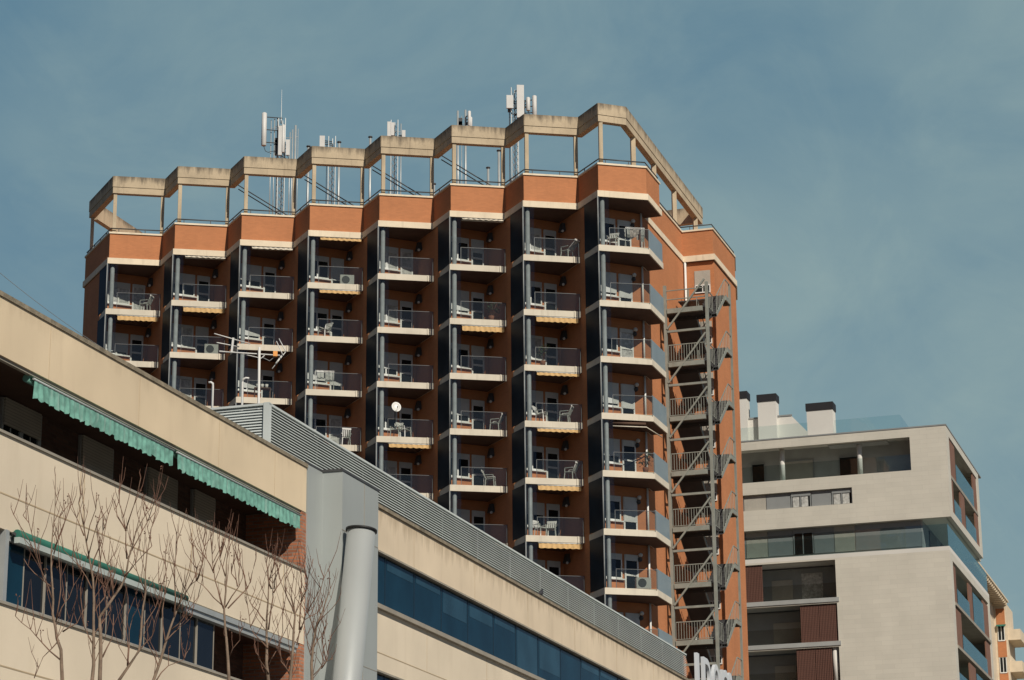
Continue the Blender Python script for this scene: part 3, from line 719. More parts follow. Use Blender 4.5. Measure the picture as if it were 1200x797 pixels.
vent(584.5, 176, 'tall capped vent pipe near the post left of the seventh pergola bay')

# ------------------------------------------------------------------ steel fire escape
def FE(l, t, z): q = c9 + l * r108 - t * d18; return Vector((q.x, q.y, z))
fe = thing('fire_escape', FE(1.6, 3, 0), 'grey steel fire escape stair standing in the notch on the right of the orange tower', 'fire escape')
LA, LBx = .30, 2.62; LX = 2.78
def fbox(b, l0, l1, t0, t1, z0, z1): b.hexa([FE(l0, t0, z0), FE(l1, t0, z0), FE(l1, t1, z0), FE(l0, t1, z0), FE(l0, t0, z1), FE(l1, t0, z1), FE(l1, t1, z1), FE(l0, t1, z1)])
ZL = [38.05 + EYE - 3 * k for k in range(13)]; ZF = [39.62 + EYE - 3 * k for k in range(13)]
for l, t in ((LA, 5.55), (LBx, 5.55), (LX, .8), (LA + .1, .8)):
    b = MB(); top = ZL[0] + 1.35 if t > 2 else ZF[0] + 1.0
    w = .08 if t > 2 else .055
    fbox(b, l - w, l + w, t - w, t + w, .0, top); b.build('post', 'steel', fe)
def balusters(b, p, q, h, step=.14):
    p, q = Vector(p), Vector(q); n = max(2, int((q - p).length / step))
    b.bar(p + Vector((0, 0, h)), q + Vector((0, 0, h)), .045); b.bar(p + Vector((0, 0, .1)), q + Vector((0, 0, .1)), .03)
    for k in range(n + 1): w = p.lerp(q, k / n); b.bar(w + Vector((0, 0, .1)), w + Vector((0, 0, h)), .018)
for k in range(12):
    z = ZL[k]
    b = MB(); fbox(b, LA - .2, LBx - .12, 4.02, 5.44, z - .05, z); fbox(b, LA - .2, LBx - .12, 4.0, 4.06, z - .25, z - .052)
    ld = b.build('landing', 'steel_dark', fe); b = MB(); fbox(b, LA + .12, LBx - .25, 5.45, 5.63, z - .24, z + .02); b.build('edge_beam', 'steel', ld)  # deck widened and coloured dark to deepen the shade of the notch
    b = MB()
    if k == 0:
        for h in (.55, 1.05): b.bar(FE(LA, 5.55, z + h), FE(LBx, 5.55, z + h), .05)
    else: balusters(b, FE(LA + .12, 5.5, z), FE(LBx - .2, 5.5, z), 1.0)
    b.build('railing', 'steel', ld); b = MB(); balusters(b, FE(LBx - .05, 5.4, z), FE(LBx - .05, 4.05, z), 1.0, .3)
    b.build('railing', 'steel', ld)
    if k: b = MB(); b.bar(FE(LA + .1, 5.55, z + 1.75), FE(LBx - .1, 5.55, z + 1.75), .12); b.build('cross_beam', 'steel', fe)
    b = MB(); b.bar(FE(LA + .1, 5.62, z - 1.12), FE(LBx - .1, 5.62, z + 1.5), .09); b.build('brace', 'steel', fe)
    # platform at floor level, at the back
    z2 = ZF[k]; b = MB(); fbox(b, LA - .2, LX - .03, .62, 1.9, z2 - .06, z2); pf = b.build('platform', 'steel_dark', fe); b = MB(); fbox(b, LX - .02, LX + .05, .78, 1.9, z2 - .2, z2 + .03); fbox(b, LX - .4, LX + .05, .70, .78, z2 - .2, z2 + .001); b.build('edge_beam', 'steel', pf)  # platform deck also coloured dark for the shade under the stair
    b = MB(); balusters(b, FE(LX, 1.9, z2), FE(LX, .8, z2), 1.0, .3); b.build('railing', 'steel', pf)
    # outer flight: from the front landing up to the platform
    def flight(l0, l1, ta, tb, za, zb):
        b = MB(); n = 8
        for q in range(n):
            f0 = (q + .5) / n; t = ta + (tb - ta) * f0; zz = za + (zb - za) * (q + 1) / n
            fbox(b, l0, l1, t - .15, t + .15, zz - .04, zz)
        for q in range(n): t = ta + (tb - ta) * q / n; zz = za + (zb - za) * q / n; fbox(b, l0 + .03, l1 - .03, t - .01, t + .01, zz - .04, zz + (zb - za) / n - .041)
        b.face([FE(l0, ta, za - .2), FE(l1, ta, za - .2), FE(l1, tb, zb - .2), FE(l0, tb, zb - .2)])
        f = b.build('stair_flight', 'steel_dark', fe)  # treads, risers and underside coloured dark for the stair's shade
        for l in (l0, l1): b = MB(); b.bar(FE(l, ta, za - .08), FE(l, tb, zb - .08), .04, .2); b.build('stringer', 'steel', f)
        return f
    fl = flight(1.75, LX - .02, 4.02, 1.9, z, z2)
    b = MB(); b.bar(FE(LX, 4.02, z + 1.0), FE(LX, 1.9, z2 + 1.0), .045)
    for q in range(7): t = 4.02 + (1.9 - 4.02) * q / 6; zz = z + (z2 - z) * q / 6; b.bar(FE(LX, t, zz), FE(LX, t, zz + 1.0), .02)
    b.build('handrail', 'steel', fl)
    # inner flight: from the platform up to the next landing above
    if k:
        fl = flight(LA + .1, 1.65, 1.9, 4.02, z2, ZL[k - 1])
        b = MB(); b.bar(FE(1.68, 1.9, z2 + 1.0), FE(1.68, 4.02, ZL[k - 1] + 1.0), .045)
        for q in range(7): t = 1.9 + 2.12 * q / 6; zz = z2 + (ZL[k - 1] - z2) * q / 6; b.bar(FE(1.68, t, zz), FE(1.68, t, zz + 1.0), .02)
        b.build('handrail', 'steel', fl)

# ================================================================== CREAM STREET BUILDING (left: balconies, right: offices)
bld = thing('street_building', SF(20, -6, 0), 'long low cream building with balconies, green awnings and blue office windows', 'building')
E_ = EYE
zt, zso, zba, zjo, zwt, zsi = 12.97 + E_, 11.85 + E_, 10.46 + E_, 9.4 + E_, 8.78 + E_, 7.46 + E_
A0 = -32
b = MB()
b.box(SF, A0, 14.25, -.2, 0, zso, zt - .06)                     # top parapet band
b.build('upper_band', 'cream3', bld)
b = MB(); b.box(SF, A0, 14.27, -.24, .03, zt - .058, zt + .03); b.build('coping', 'coping', bld)
b = MB(); b.box(SF, A0, 66, -14, -.2, zt - .75, zt - .5); b.build('roof', 'earth', bld)
b = MB(); b.box(SF, A0, 14.24, -1.5, -.2, zso, zso + .16); b.build('soffit', 'brown', bld)  # soffit coloured dark to carry the shade inside the balcony
b = MB(); b.box(SF, A0, 14.22, -.12, -.04, zso - .06, zso - .002); b.build('soffit_rail', 'sill', bld)
b = MB(); b.box(SF, A0, 14.05, -1.9, -1.4, 0, zso); b.build('back_wall', 'brick_shaded', bld)
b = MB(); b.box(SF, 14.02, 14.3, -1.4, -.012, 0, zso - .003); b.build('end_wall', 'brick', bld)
b = MB(); b.box(SF, A0, 14.24, -.16, .0, zwt, zba); b.build('balcony_parapet', 'cream2', bld)
b = MB(); b.box(SF, A0, 14.24, -1.4, -.16, zwt + .05, zwt + .3); b.build('balcony_floor', 'tiles', bld)
b = MB(); b.box(SF, A0, 14.26, -.20, .04, zba + .002, zba + .05); b.box(SF, A0, 14.26, -.2, -.05, zba + .05, zba + .08); b.build('parapet_cap', 'sill', bld)
b = MB(); b.box(SF, A0, 14.235, .0, .006, zjo - .012, zjo + .012)
b.build('panel_joint', 'joint', bld)
b = MB()
for a in (3.3, 3.45, 8.2, 13.0): b.box(SF, a, a + .018, .0, .005, zjo + .014, zba)
b.build('panel_joint', 'joint', bld)
for a in (-2, 1.9, 5.6, 9.4, 12.4): b = MB(); b.box(SF, a, a + .008, .0, .004, zso + .002, zt - .062); b.build('panel_joint', 'joint', bld)
for a in (21.5, 26.4, 31.3, 36.2, 41.1, 46.0, 50.9, 55.8): b = MB(); b.box(SF, a, a + .010, .0, .004, 11.85 + E_ + .002, zt - .062); b.build('panel_joint', 'joint', bld)
for a in (22.5, 27.4, 32.3, 37.2, 42.1, 47.0): b = MB(); b.box(SF, a, a + .010, .0, .004, 9.33 + E_, 10.36 + E_); b.build('panel_joint', 'joint', bld)
# storeys below
b = MB(); b.box(SF, A0, 14.24, -.16, .0, zsi - 1.7, zsi); b.build('balcony_parapet', 'cream2', bld)
b = MB(); b.box(SF, A0, 14.26, -.2, .04, zsi + .002, zsi + .05); b.build('parapet_cap', 'sill', bld)
b = MB(); b.box(SF, A0, 14.235, .0, .006, zsi - 1.08, zsi - 1.055); b.build('panel_joint', 'joint', bld)
b = MB(); b.box(SF, A0, 14.24, -1.4, -.16, zsi - 1.6, zsi - 1.4); b.build('balcony_floor', 'tiles', bld)
b = MB(); b.box(SF, A0, 14.24, -.14, -.1, zsi - 3.05, zsi - 1.7); b.build('lower_glazing', 'smoke', bld)
b = MB(); b.box(SF, A0, 14.24, -.16, .0, 0, zsi - 3.05); b.build('street_wall', 'cream2', bld)
# shuttered windows on the upper balcony
for x0, x1, ztop, zsh, wd_ in ((2.62, 4.15, 11.82, 11.30, 1), (5.75, 7.2, 11.87, 10.6, 0), (8.72, 10.25, 11.9, 11.12, 1), (11.0, 12.2, 11.87, 10.6, 0), (-.6, 1.0, 11.8, 11.2, 1)):
    b = MB(); z0 = 10.75 if wd_ else 10.0
    for a0, a1, u0, u1 in ((x0, x1, z0 - .06, z0), (x0, x0 + .07, z0, ztop), (x1 - .12, x1, z0, ztop), ((x0 + x1) / 2 - .06, (x0 + x1) / 2 + .06, z0, ztop - .1)): b.box(SF, a0, a1, -1.398, -1.34, u0 + E_, min(u1, 11.82) + E_)
    w = b.build('window', 'alu', bld)
    b = MB(); b.box(SF, x0 + .07, x1 - .12, -1.395, -1.38, z0 + E_, min(ztop, 11.8) + E_); b.build('pane', 'pane', w)
    b = MB(); b.box(SF, x0 + .04, x1 - .1, -1.338, -1.30, zsh + E_, min(ztop, 11.82) + E_); b.build('shutter', 'shutter_grey', w)
    b = MB()
    for q in range(1, 4): xx_ = x0 + (x1 - x0) * q / 4; b.box(SF, xx_ - .012, xx_ + .012, -1.378, -1.36, z0 + E_, min(zsh, 11.8) + E_)
    b.build('window_bar', 'alu', w)
# glazed gallery below
b = MB(); b.box(SF, .60, .72, -.10, .03, zsi + .05, zwt); b.build('gallery_post', 'alu', bld)
b = MB(); b.box(SF, .2, .45, -.5, -.2, zsi + .05, zwt); b.build('gallery_post', 'sill', bld)
b = MB(); b.box(SF, -12, .42, -.3, -.26, zsi + .05, zwt); b.build('gallery_glass', 'smoke', bld)
edges = [.72 + k * .81 for k in range(12)]
for k in range(11):
    a0, a1 = edges[k], edges[k + 1]
    b = MB(); b.box(SF, a0 + .02, a1 - .02, -.13 - .03 * (k % 2), -.11 - .03 * (k % 2), zsi + .09, zwt - .16)
    w = b.build('gallery_glass', 'blue' if k in (0, 6) else 'smoke', bld)
    b = MB(); b.box(SF, a1 - .018, a1 + .006, -.17, -.10, zsi + .06, zwt - .15); b.build('mullion', 'sill', w)
b = MB(); b.box(SF, .72, 9.64, -.2, -.05, zwt - .15, zwt - .03); b.box(SF, .72, 9.64, -.2, -.04, zsi + .051, zsi + .085); b.build('gallery_frame', 'alu', bld)
b = MB(); b.box(SF, 7.9, 13.75, -.12, .07, zwt - .16, zwt - .05); b.box(SF, 7.9, 13.75, -.12, .03, zwt - .26, zwt - .163); b.build('gallery_lintel', 'alu', bld)
# low rooftop penthouse body behind and party wall
b = MB(); b.box(SF, A0, A0 + .3, -14, -.01, 0, zt - .8); b.box(SF, A0, 66, -14.3, -14, 0, zt - .55); b.box(SF, 65.7, 66, -14, -.0, 0, zt - .55); b.build('rear_wall', 'cream2', bld)
# grey shaft
gz = 13.0 + E_
sp = [SF(14.26, -1.2, 0), SF(14.30, .012, 0), SF(15.18, .02, 0), SF(15.2, .52, 0), SF(17.55, .52, 0), SF(17.55, -1.2, 0)]
b = MB(); b.prism(sp, 0, gz); sh_ = b.build('shaft', 'greybox', bld)
b = MB(); b.prism([p + (p - SF(16.2, -.2, 0)) * .025 for p in sp], gz + .002, gz + .06); b.build('shaft_cap', 'steel_dark', sh_)
b = MB()
for zz in (11.6, 8.6): b.box(SF, 15.19, 17.55, .52, .526, zz + E_ - .008, zz + E_ + .008)
b.box(SF, 16.6, 16.616, .52, .527, 0, gz); b.build('shaft_seam', 'sill', sh_)
# office wing
b = MB(); z1, z2_, z3, z4, z5 = 11.85 + E_, 10.48 + E_, 9.3 + E_, 8.87 + E_, 7.5 + E_
b.box(SF, 17.55, 66, -.3, 0, z1, zt - .06); b.build('upper_band', 'cream', bld)
b = MB(); b.box(SF, 17.55, 66, -.34, .05, zt - .058, zt + .03); b.build('coping', 'coping', bld)
b = MB(); b.box(SF, 17.55, 66, -.3, 0, z4, z2_ - .11); b.build('middle_band', 'cream2', bld)
b = MB(); b.box(SF, 17.55, 66, .0, .006, z3 - .01, z3 + .012); b.build('panel_joint', 'joint', bld)
b = MB(); b.box(SF, 17.55, 66, -.3, .10, z2_ - .108, z2_ - .0); b.build('window_sill', 'sill', bld)
b = MB(); b.box(SF, 17.55, 66, -.3, .03, z1 - .05, z1 - .003); b.box(SF, 17.55, 66, -.3, .03, z4 - .05, z4 - .003); b.build('window_head', 'sill', bld)
b = MB(); b.box(SF, 17.55, 66, -.3, 0, 0, z5); b.build('street_wall', 'cream2', bld)
eds = [17.58, 19.66, 21.78, 23.89, 26.08, 28.32, 30.39, 32.58, 34.93] + [34.93 + 2.2 * k for k in range(1, 15)]
for k in range(len(eds) - 1):
    for z0, zz1, row in ((z2_, z1 - .05, 0), (z5, z4 - .05, 1)):
        a0, a1 = eds[k] + .022, min(eds[k + 1] - .012, 65.9)
        if a1 <= a0: continue
        b = MB(); b.box(SF, a0, a1, -.14, -.1, z0 + .03, zz1 - .02); w = b.build('office_window', 'blue', bld)
        drop = [.0, .25, .2, .62, .38, .22, 1.28, .9][k % 8] if row == 0 else [.3, 0, .5][k % 3]
        if drop: b = MB(); b.box(SF, a0 + .12, a1 - .1, -.099, -.094, zz1 - .06 - min(drop, 1.22), zz1 - .06); b.build('blind', 'blue2', w)
        b = MB(); b.box(SF, a1, eds[k + 1] + .022, -.15, -.092, z0 + .002, zz1 - .002); b.build('mullion', 'blueframe', w)
# shade-coloured wall behind open bay of the gallery is the balcony back wall

# green scalloped awnings
def green_awning(a0, a1, label, seed):
    rnd = random.Random(seed)
    t = thing('scalloped_awning', SF((a0 + a1) / 2, .0, zso - .3), label, 'awning', 'green awnings under the cream band')
    b = MB(); b.tube([SF(a0, -.16, zso - .10), SF(a1, -.16, zso - .10)], .075, 10); b.build('roller', 'green', t)
    b = MB(); b.tube([SF(a0 - .05, .02, zso - .14), SF(a1 + .05, .02, zso - .14)], .022, 6); b.build('front_bar', 'alu', t)
    b = MB(); n = int((a1 - a0) / .035); hs = []; y_ = 0
    for k in range(n + 1):
        a = a0 + (a1 - a0) * k / n; y_ = y_ * .85 + rnd.uniform(-.01, .01)
        hs.append((a, .30 + .05 * abs(math.sin(a * 10.5)) + rnd.uniform(-.012, .012) + y_, .02 + .022 * math.sin(a * 31 + y_ * 60) + y_, .012 * math.sin(a * 31 + 1)))
    for (p, q) in zip(hs, hs[1:]):
        f1 = b.face([SF(p[0], .02, zso - .15), SF(q[0], .02, zso - .15), SF(q[0], .02 + q[3], zso - .27), SF(p[0], .02 + p[3], zso - .27)]); f2 = b.face([SF(p[0], .02 + p[3], zso - .27), SF(q[0], .02 + q[3], zso - .27), SF(q[0], q[2], zso - .15 - q[1]), SF(p[0], p[2], zso - .15 - p[1])])
    bmesh.ops.remove_doubles(b.bm, verts=b.bm.verts[:], dist=.0005)
    for f_ in b.bm.faces: f_.smooth = True
    b.build('valance', 'green', t)
    b = MB(); b.face([SF(a0, -.1, zso - .08), SF(a1, -.1, zso - .08), SF(a1, .02, zso - .13), SF(a0, .02, zso - .13)]); b.build('canopy', 'green', t)
green_awning(1.36, 7.15, 'longer faded green awning with scalloped edge, on the left under the cream band', 1)
green_awning(7.38, 13.86, 'faded green awning with scalloped edge, ending at the red brick end wall', 2)
t = thing('cassette_awning', SF(4.3, .1, zwt), 'closed green and white awning in its case above the dark glazed gallery', 'awning')
b = MB(); b.tube([SF(.9, .07, zwt - .02), SF(7.85, .07, zwt - .02)], .075, 10); b.build('roller', 'green_dark', t)
b = MB(); b.box(SF, .86, 7.88, .05, .16, zwt - .20, zwt - .095); b.build('front_bar', 'pale_green', t)
b = MB(); b.bar(SF(.85, .02, zwt - .02), SF(1.25, .14, zwt - .18), .05); b.bar(SF(7.5, .02, zwt - .02), SF(7.85, .14, zwt - .18), .05); b.build('arm', 'steel_dark', t)

# louvre screen on the roof
sa, sb, sz0, sz1 = 12.55, 51.9, zt + .05, 14.02 + E_
ls = thing('louvre_screen', SF(30, -.4, zt - .5), 'long blue-grey louvred screen standing on the flat roof behind the cream parapet', 'louvre screen')
NS = 21
lz0 = zt - .35; hh = (sz1 - lz0) / NS
for k in range(NS):
    z = lz0 + hh * k; D = hh * 1.0
    b = MB(); b.hexa([SF(sa, -.24, z), SF(sb, -.24, z), SF(sb, -.24 - D, z + D), SF(sa, -.24 - D, z + D), SF(sa, -.24, z + .012), SF(sb, -.24, z + .012), SF(sb, -.24 - D, z + D + .012), SF(sa, -.24 - D, z + D + .012)])
    b.build('front_slat', 'louvre', ls)
    b = MB(); b.hexa([SF(sa, -.3, z), SF(sa, -5, z), SF(sa + D, -5, z + D), SF(sa + D, -.3, z + D), SF(sa, -.3, z + .012), SF(sa, -5, z + .012), SF(sa + D, -5, z + D + .012), SF(sa + D, -.3, z + D + .012)])
    b.build('side_slat', 'louvre', ls)
b = MB(); b.box(SF, sa - .03, sb, -.34, -.22, sz1 - .0, sz1 + .05); b.box(SF, sa - .03, sa + .08, -5, -.34, sz1, sz1 + .05); b.build('top_rail', 'louvre', ls)
for k in range(14): a = sa + .08 + k * 3.0; b = MB(); b.box(SF, a, a + .05, -.343, -.325, zt - .5, sz1 - .01); b.build('frame_post', 'louvre', ls)
b = MB(); b.box(SF, sa - .04, sa + .10, -.36, -.22, zt - .5, sz1 + .06); b.build('screen_corner', 'louvre', ls)
for k in range(1, 4): b = MB(); b.box(SF, sa + .07, sa + .14, -.3 - 1.5 * k, -.24 - 1.5 * k, zt - .5, sz1); b.build('frame_post', 'louvre', ls)
b = MB(); b.box(SF, sa + .30, sb, -2.6, -.345, zt - .5, sz1 - .004); tag(rebase(b.build('louvre_backing', 'steel_dark'), SF(30, -1.5, zt - .5)), 'dark backing box added behind the louvres to darken their gaps', 'louvre backing')  # added dark backing, keeps the gaps between the slats dark

# roof sign letters
def letter(name, polys, a0, label, zb):
    t = thing(name, SF(a0 + .4, -.1, zb), label, 'sign letter', 'white rooftop sign letters')
    for poly_set in polys:
        pass
    return t
def outline_solid(t, outer, inner, a0, zb, b0=-.12, b1=.0, m='sign'):
    """extruded ring: outer and inner loops have the same number of points"""
    b = MB(); n = len(outer); fs = []
    def V_(p, bb): return b.bm.verts.new(SF(a0 + p[0], bb, zb + p[1]))
    of = [V_(p, b1) for p in outer]; ob = [V_(p, b0) for p in outer]
    if inner:
        jf = [V_(p, b1) for p in inner]; jb = [V_(p, b0) for p in inner]
        for i in range(n):
            j = (i + 1) % n
            for q in ((of[i], of[j], jf[j], jf[i]), (ob[j], ob[i], jb[i], jb[j]), (of[j], of[i], ob[i], ob[j]), (jf[i], jf[j], jb[j], jb[i])): fs.append(b.bm.faces.new(q))
    else:
        fs.append(b.bm.faces.new(of)); fs.append(b.bm.faces.new(ob[::-1]))
        for i in range(n): j = (i + 1) % n; fs.append(b.bm.faces.new((of[j], of[i], ob[i], ob[j])))
    bmesh.ops.recalc_face_normals(b.bm, faces=fs)
    return b.build('letter_body', m, t)
def dshape(w, h, n=20, x0=0, y0=0):
    pts = [(x0, y0), (x0, y0 + h)]; s0 = w * .45
    for k in range(n + 1):
        a = math.pi / 2 - math.pi * k / n; pts.append((x0 + s0 + (w - s0) * math.cos(a), y0 + h / 2 + h / 2 * math.sin(a)))
    return pts
def oval(w, h, n=28, x0=0, y0=0): return [(x0 + w / 2 + w / 2 * math.cos(2 * math.pi * k / n), y0 + h / 2 + h / 2 * math.sin(2 * math.pi * k / n)) for k in range(n)]
zb = zt - .1; HL = 1.36
lt = lambda a, lab: thing('sign_letter', SF(a + .4, -.1, zb), lab, 'sign letter', 'white rooftop sign letters')
t = lt(52.7, 'white block letter I at the left end of the rooftop sign beside the louvres'); outline_solid(t, [(0, 0), (0, HL), (.34, HL), (.34, 0)], None, 52.66, zb)
t = lt(53.6, 'white rounded letter D of the rooftop sign, between the I and the O'); outline_solid(t, dshape(1.2, HL), dshape(.74, HL - .48, x0=.24, y0=.24), 53.72, zb)
t = lt(55.1, 'white round letter O of the rooftop sign'); outline_solid(t, oval(1.08, HL), oval(.62, HL - .46, x0=.23, y0=.23), 55.32, zb)
def mshape():
    pts = [(0, 0), (0, HL - .08), (.28, HL - .08), (.28, HL - .2)]
    w = 1.0
    for k in range(11): a = math.pi * (1 - k / 10); pts.append((.28 + .5 + .5 * math.cos(a), HL - .48 + .46 * math.sin(a)))
    for k in range(1, 11): a = math.pi * (1 - k / 10); pts.append((1.28 + .5 + .5 * math.cos(a), HL - .48 + .46 * math.sin(a)))
    pts += [(1.78, 0), (1.50, 0)]
    for k in range(9): a = math.pi * k / 8; pts.append((1.30 + .2 * math.cos(a), HL - .52 + .24 * math.sin(a)))
    pts += [(1.10, 0), (.86, 0)]
    pts = [(0, 0), (0, HL - .06), (.28, HL - .06), (.28, HL - .14)]
    def arch(cx, ro, ri, x_in): return None
    for k in range(11): a = math.pi * (.75 - .55 * k / 10); pts.append((.62 + .44 * math.cos(a), HL - .44 + .44 * math.sin(a)))
    for k in range(11): a = math.pi * (.75 - .75 * k / 10); pts.append((1.36 + .44 * math.cos(a), HL - .44 + .44 * math.sin(a)))
    pts += [(1.80, 0), (1.52, 0)]
    for k in range(9): a = math.pi * k / 8; pts.append((1.35 + .17 * math.cos(a), HL - .46 + .18 * math.sin(a)))
    pts += [(1.18, 0), (.90, 0)]
    for k in range(9): a = math.pi * k / 8; pts.append((.73 + .17 * math.cos(a) if False else .59 + .31 * math.cos(a), HL - .46 + .18 * math.sin(a)))
    pts += [(.28, 0)]
    return pts
t = lt(57.0, 'white letter m with two round arches at the right end of the rooftop sign'); outline_solid(t, mshape(), None, 56.85, zb)

# leaning flue in front of the grey shaft
fp = at_y(423.5, 622, 55.6)
bp_ = at_y(406.5, 797, 55.3); dv = (bp_ - fp) / (bp_.z - fp.z)
base = fp + dv * (0 - fp.z)
fl_ = thing('leaning_flue', base, 'wide pale grey metal flue leaning in front of the grey shaft, dark rim on top', 'flue')
b = MB(); b.tube([base, fp], .37, 40, .335); b.build('pipe', 'duct', fl_)
ax = (fp - base).normalized()
b = MB(); b.tube([fp - ax * .02, fp + ax * .03], .37, 40); b.tube([fp + ax * .03, fp + ax * .035], .32, 40); b.build('rim', 'black', fl_)
# television antenna and bent pipes on the low roof
ya = 54.0
ta = thing('tv_antenna', at_y(304, 500, ya), 'white rooftop television antenna with an orange connector box, in front of the louvre corner', 'antenna')
w = lambda px, py, dy=0: at_y(px, py, ya + dy)
b = MB(); b.tube([Vector((w(304, 470).x, w(304, 470).y, zt - .5)), w(304, 407)], .03, 8); b.build('mast', 'plastic', ta)
b = MB(); b.tube([w(257, 412, -.3), w(328, 416.5, .3)], .015, 6); b.build('boom', 'plastic', ta)
b = MB(); b.tube([w(272, 412, 0), w(300, 418.5, 0), w(306, 420), w(310, 416.5)], .011, 6); b.build('boom_brace', 'plastic', ta)
b = MB(); b.bar(w(273.5, 396), w(271.5, 413), .045, .04); b.build('dipole', 'plastic', ta)
for (x0, y0, x1, y1) in ((251, 391, 293, 403), (254, 401.5, 280, 406.5), (257, 411.5, 273, 413)):
    b = MB(); b.tube([w(x0, y0, -.25), w(x1, y1, .25)], .013, 6); b.build('director', 'plastic', ta)
for (x0, y0, x1, y1) in ((327, 397, 335, 412), (324, 400, 331, 415), (335, 412, 319, 432), (331, 415, 323, 426)):
    b = MB(); b.tube([w(x0, y0, .1), w(x1, y1, -.1)], .011, 6); b.build('reflector', 'plastic', ta)
b = MB(); fa = frame((w(322.5, 415).x, w(322.5, 415).y), 80); zc = w(322.5, 415).z; b.box(fa, -.05, .05, -.05, .05, zc - .06, zc + .06); b.build('connector_box', 'orange_plastic', ta)
b = MB(); b.tube([w(322, 418), w(316, 423), w(308, 419), w(304.6, 421), w(304.4, 440)], .01, 5); b.build('wire', 'greypanel', ta)
for x, yt, xe, lab in ((249.5, 449, 244.5, 'thin white pipe with short bent top on the low roof, bending left'), (284.5, 444, 292, 'thin white pipe with bent top on the low roof, just beside the television antenna')):
    t = thing('bent_pipe', Vector((at_y(x, yt, ya).x, ya, zt - .5)), lab, 'pipe', 'bent pipes on the low roof')
    p = at_y(x, yt, ya); b = MB(); b.tube([(p.x, p.y, zt - .5), (p.x, p.y, p.z - .08), p + Vector((.0, 0, -.01)), at_y((x + xe) / 2, yt - 1, ya), at_y(xe, yt - .5, ya)], .028, 7); b.build('pipe', 'plastic', t)
    b = MB(); b.tube([(p.x, p.y, zt - .51), (p.x, p.y, zt - .4)], .06, 8); b.build('base', 'sill', t)
# cable coming in from the left
b = MB(); p0, p1 = at_y(-60, 268, 47), at_y(203, 455, 52.5); pts = [p0.lerp(p1, k / 16) - Vector((0, 0, .25 * (1 - (k / 8 - 1) ** 2))) for k in range(17)]
b.tube(pts, .006, 5); tag(rebase(b.build('cable', 'greypanel'), p1), 'thin cable slanting down across the sky to the cream roof edge', 'cable')
# pigeon on the parapet
pg = at_y(637, 693.5, 0 + SF(34.0, -.1, 0).y); 
pos = SF(33.0, -.12, zt + .03)
t = thing('pigeon', pos, 'small dark pigeon perched on the mossy parapet in front of the louvres', 'bird')
b = MB(); fd = SF(1, 0, 0) - SF(0, 0, 0)
b.tube([pos + fd * -.22 + Vector((0, 0, .10)), pos + fd * -.1 + Vector((0, 0, .13)), pos + fd * .0 + Vector((0, 0, .15)), pos + fd * .08 + Vector((0, 0, .19)), pos + fd * .11 + Vector((0, 0, .26)), pos + fd * .15 + Vector((0, 0, .28)), pos + fd * .19 + Vector((0, 0, .27))], [.015, .05, .075, .065, .04, .04, .008], 8)
for o in (-.025, .025): b.tube([pos + SF(0, o, 0) - SF(0, 0, 0), pos + SF(0, o, 0) - SF(0, 0, 0) + Vector((0, 0, .12))], .007, 5)
b.build('body', 'bird', t)

# ================================================================== PALE MODERN BLOCK ON THE RIGHT
WC = (27.93, 151.65)
WF = frame(WC, 18.3)            # a away along its right face, b to the right
def WL_(s, depth, z): return WF(depth, -s, z)       # s to the left along the front face, depth into the building
def wbox(b, s0, s1, d0, d1, z0, z1): b.hexa([WL_(s0, d0, z0 + E_), WL_(s1, d0, z0 + E_), WL_(s1, d1, z0 + E_), WL_(s0, d1, z0 + E_), WL_(s0, d0, z1 + E_), WL_(s1, d0, z1 + E_), WL_(s1, d1, z1 + E_), WL_(s0, d1, z1 + E_)])
wb = thing('modern_apartment_block', WL_(8, 6, 0), 'pale clad modern apartment block with stepped upper storeys and dark ribbon windows', 'apartment block')
SE = 24.0; DE = 16.3
def wall_with_holes(s0, s1, z0, z1, holes, d0, d1, m, name='wall'):
    """front wall slab cut round rectangular openings (s0,s1,z0,z1)"""
    b = MB(); ss = sorted({s0, s1, *[h[0] for h in holes], *[h[1] for h in holes]}); zs = sorted({z0, z1, *[h[2] for h in holes], *[h[3] for h in holes]})
    ss = [s for s in ss if s0 <= s <= s1]; zs = [z for z in zs if z0 <= z <= z1]
    def solid(i, j):
        if i < 0 or j < 0 or i >= len(ss) - 1 or j >= len(zs) - 1: return False
        cs, cz = (ss[i] + ss[i + 1]) / 2, (zs[j] + zs[j + 1]) / 2
        return not any(h[0] < cs < h[1] and h[2] < cz < h[3] for h in holes)
    for i in range(len(ss) - 1):
        for j in range(len(zs) - 1):
            if not solid(i, j): continue
            a0, a1, c0, c1 = ss[i], ss[i + 1], zs[j] + E_, zs[j + 1] + E_
            b.face([WL_(a1, d0, c0), WL_(a0, d0, c0), WL_(a0, d0, c1), WL_(a1, d0, c1)])
            b.face([WL_(a0, d1, c0), WL_(a1, d1, c0), WL_(a1, d1, c1), WL_(a0, d1, c1)])
            for di, dj, q in ((-1, 0, (a0, c0, a0, c1)), (1, 0, (a1, c1, a1, c0)), (0, -1, (a1, c0, a0, c0)), (0, 1, (a0, c1, a1, c1))):
                if not solid(i + di, j + dj):
                    b.face([WL_(q[0], d0, q[1]), WL_(q[0], d1, q[1]), WL_(q[2], d1, q[3]), WL_(q[2], d0, q[3])])
    bmesh.ops.remove_doubles(b.bm, verts=b.bm.verts[:], dist=.001); bmesh.ops.recalc_face_normals(b.bm, faces=b.bm.faces[:])
    return b.build(name, m, wb)
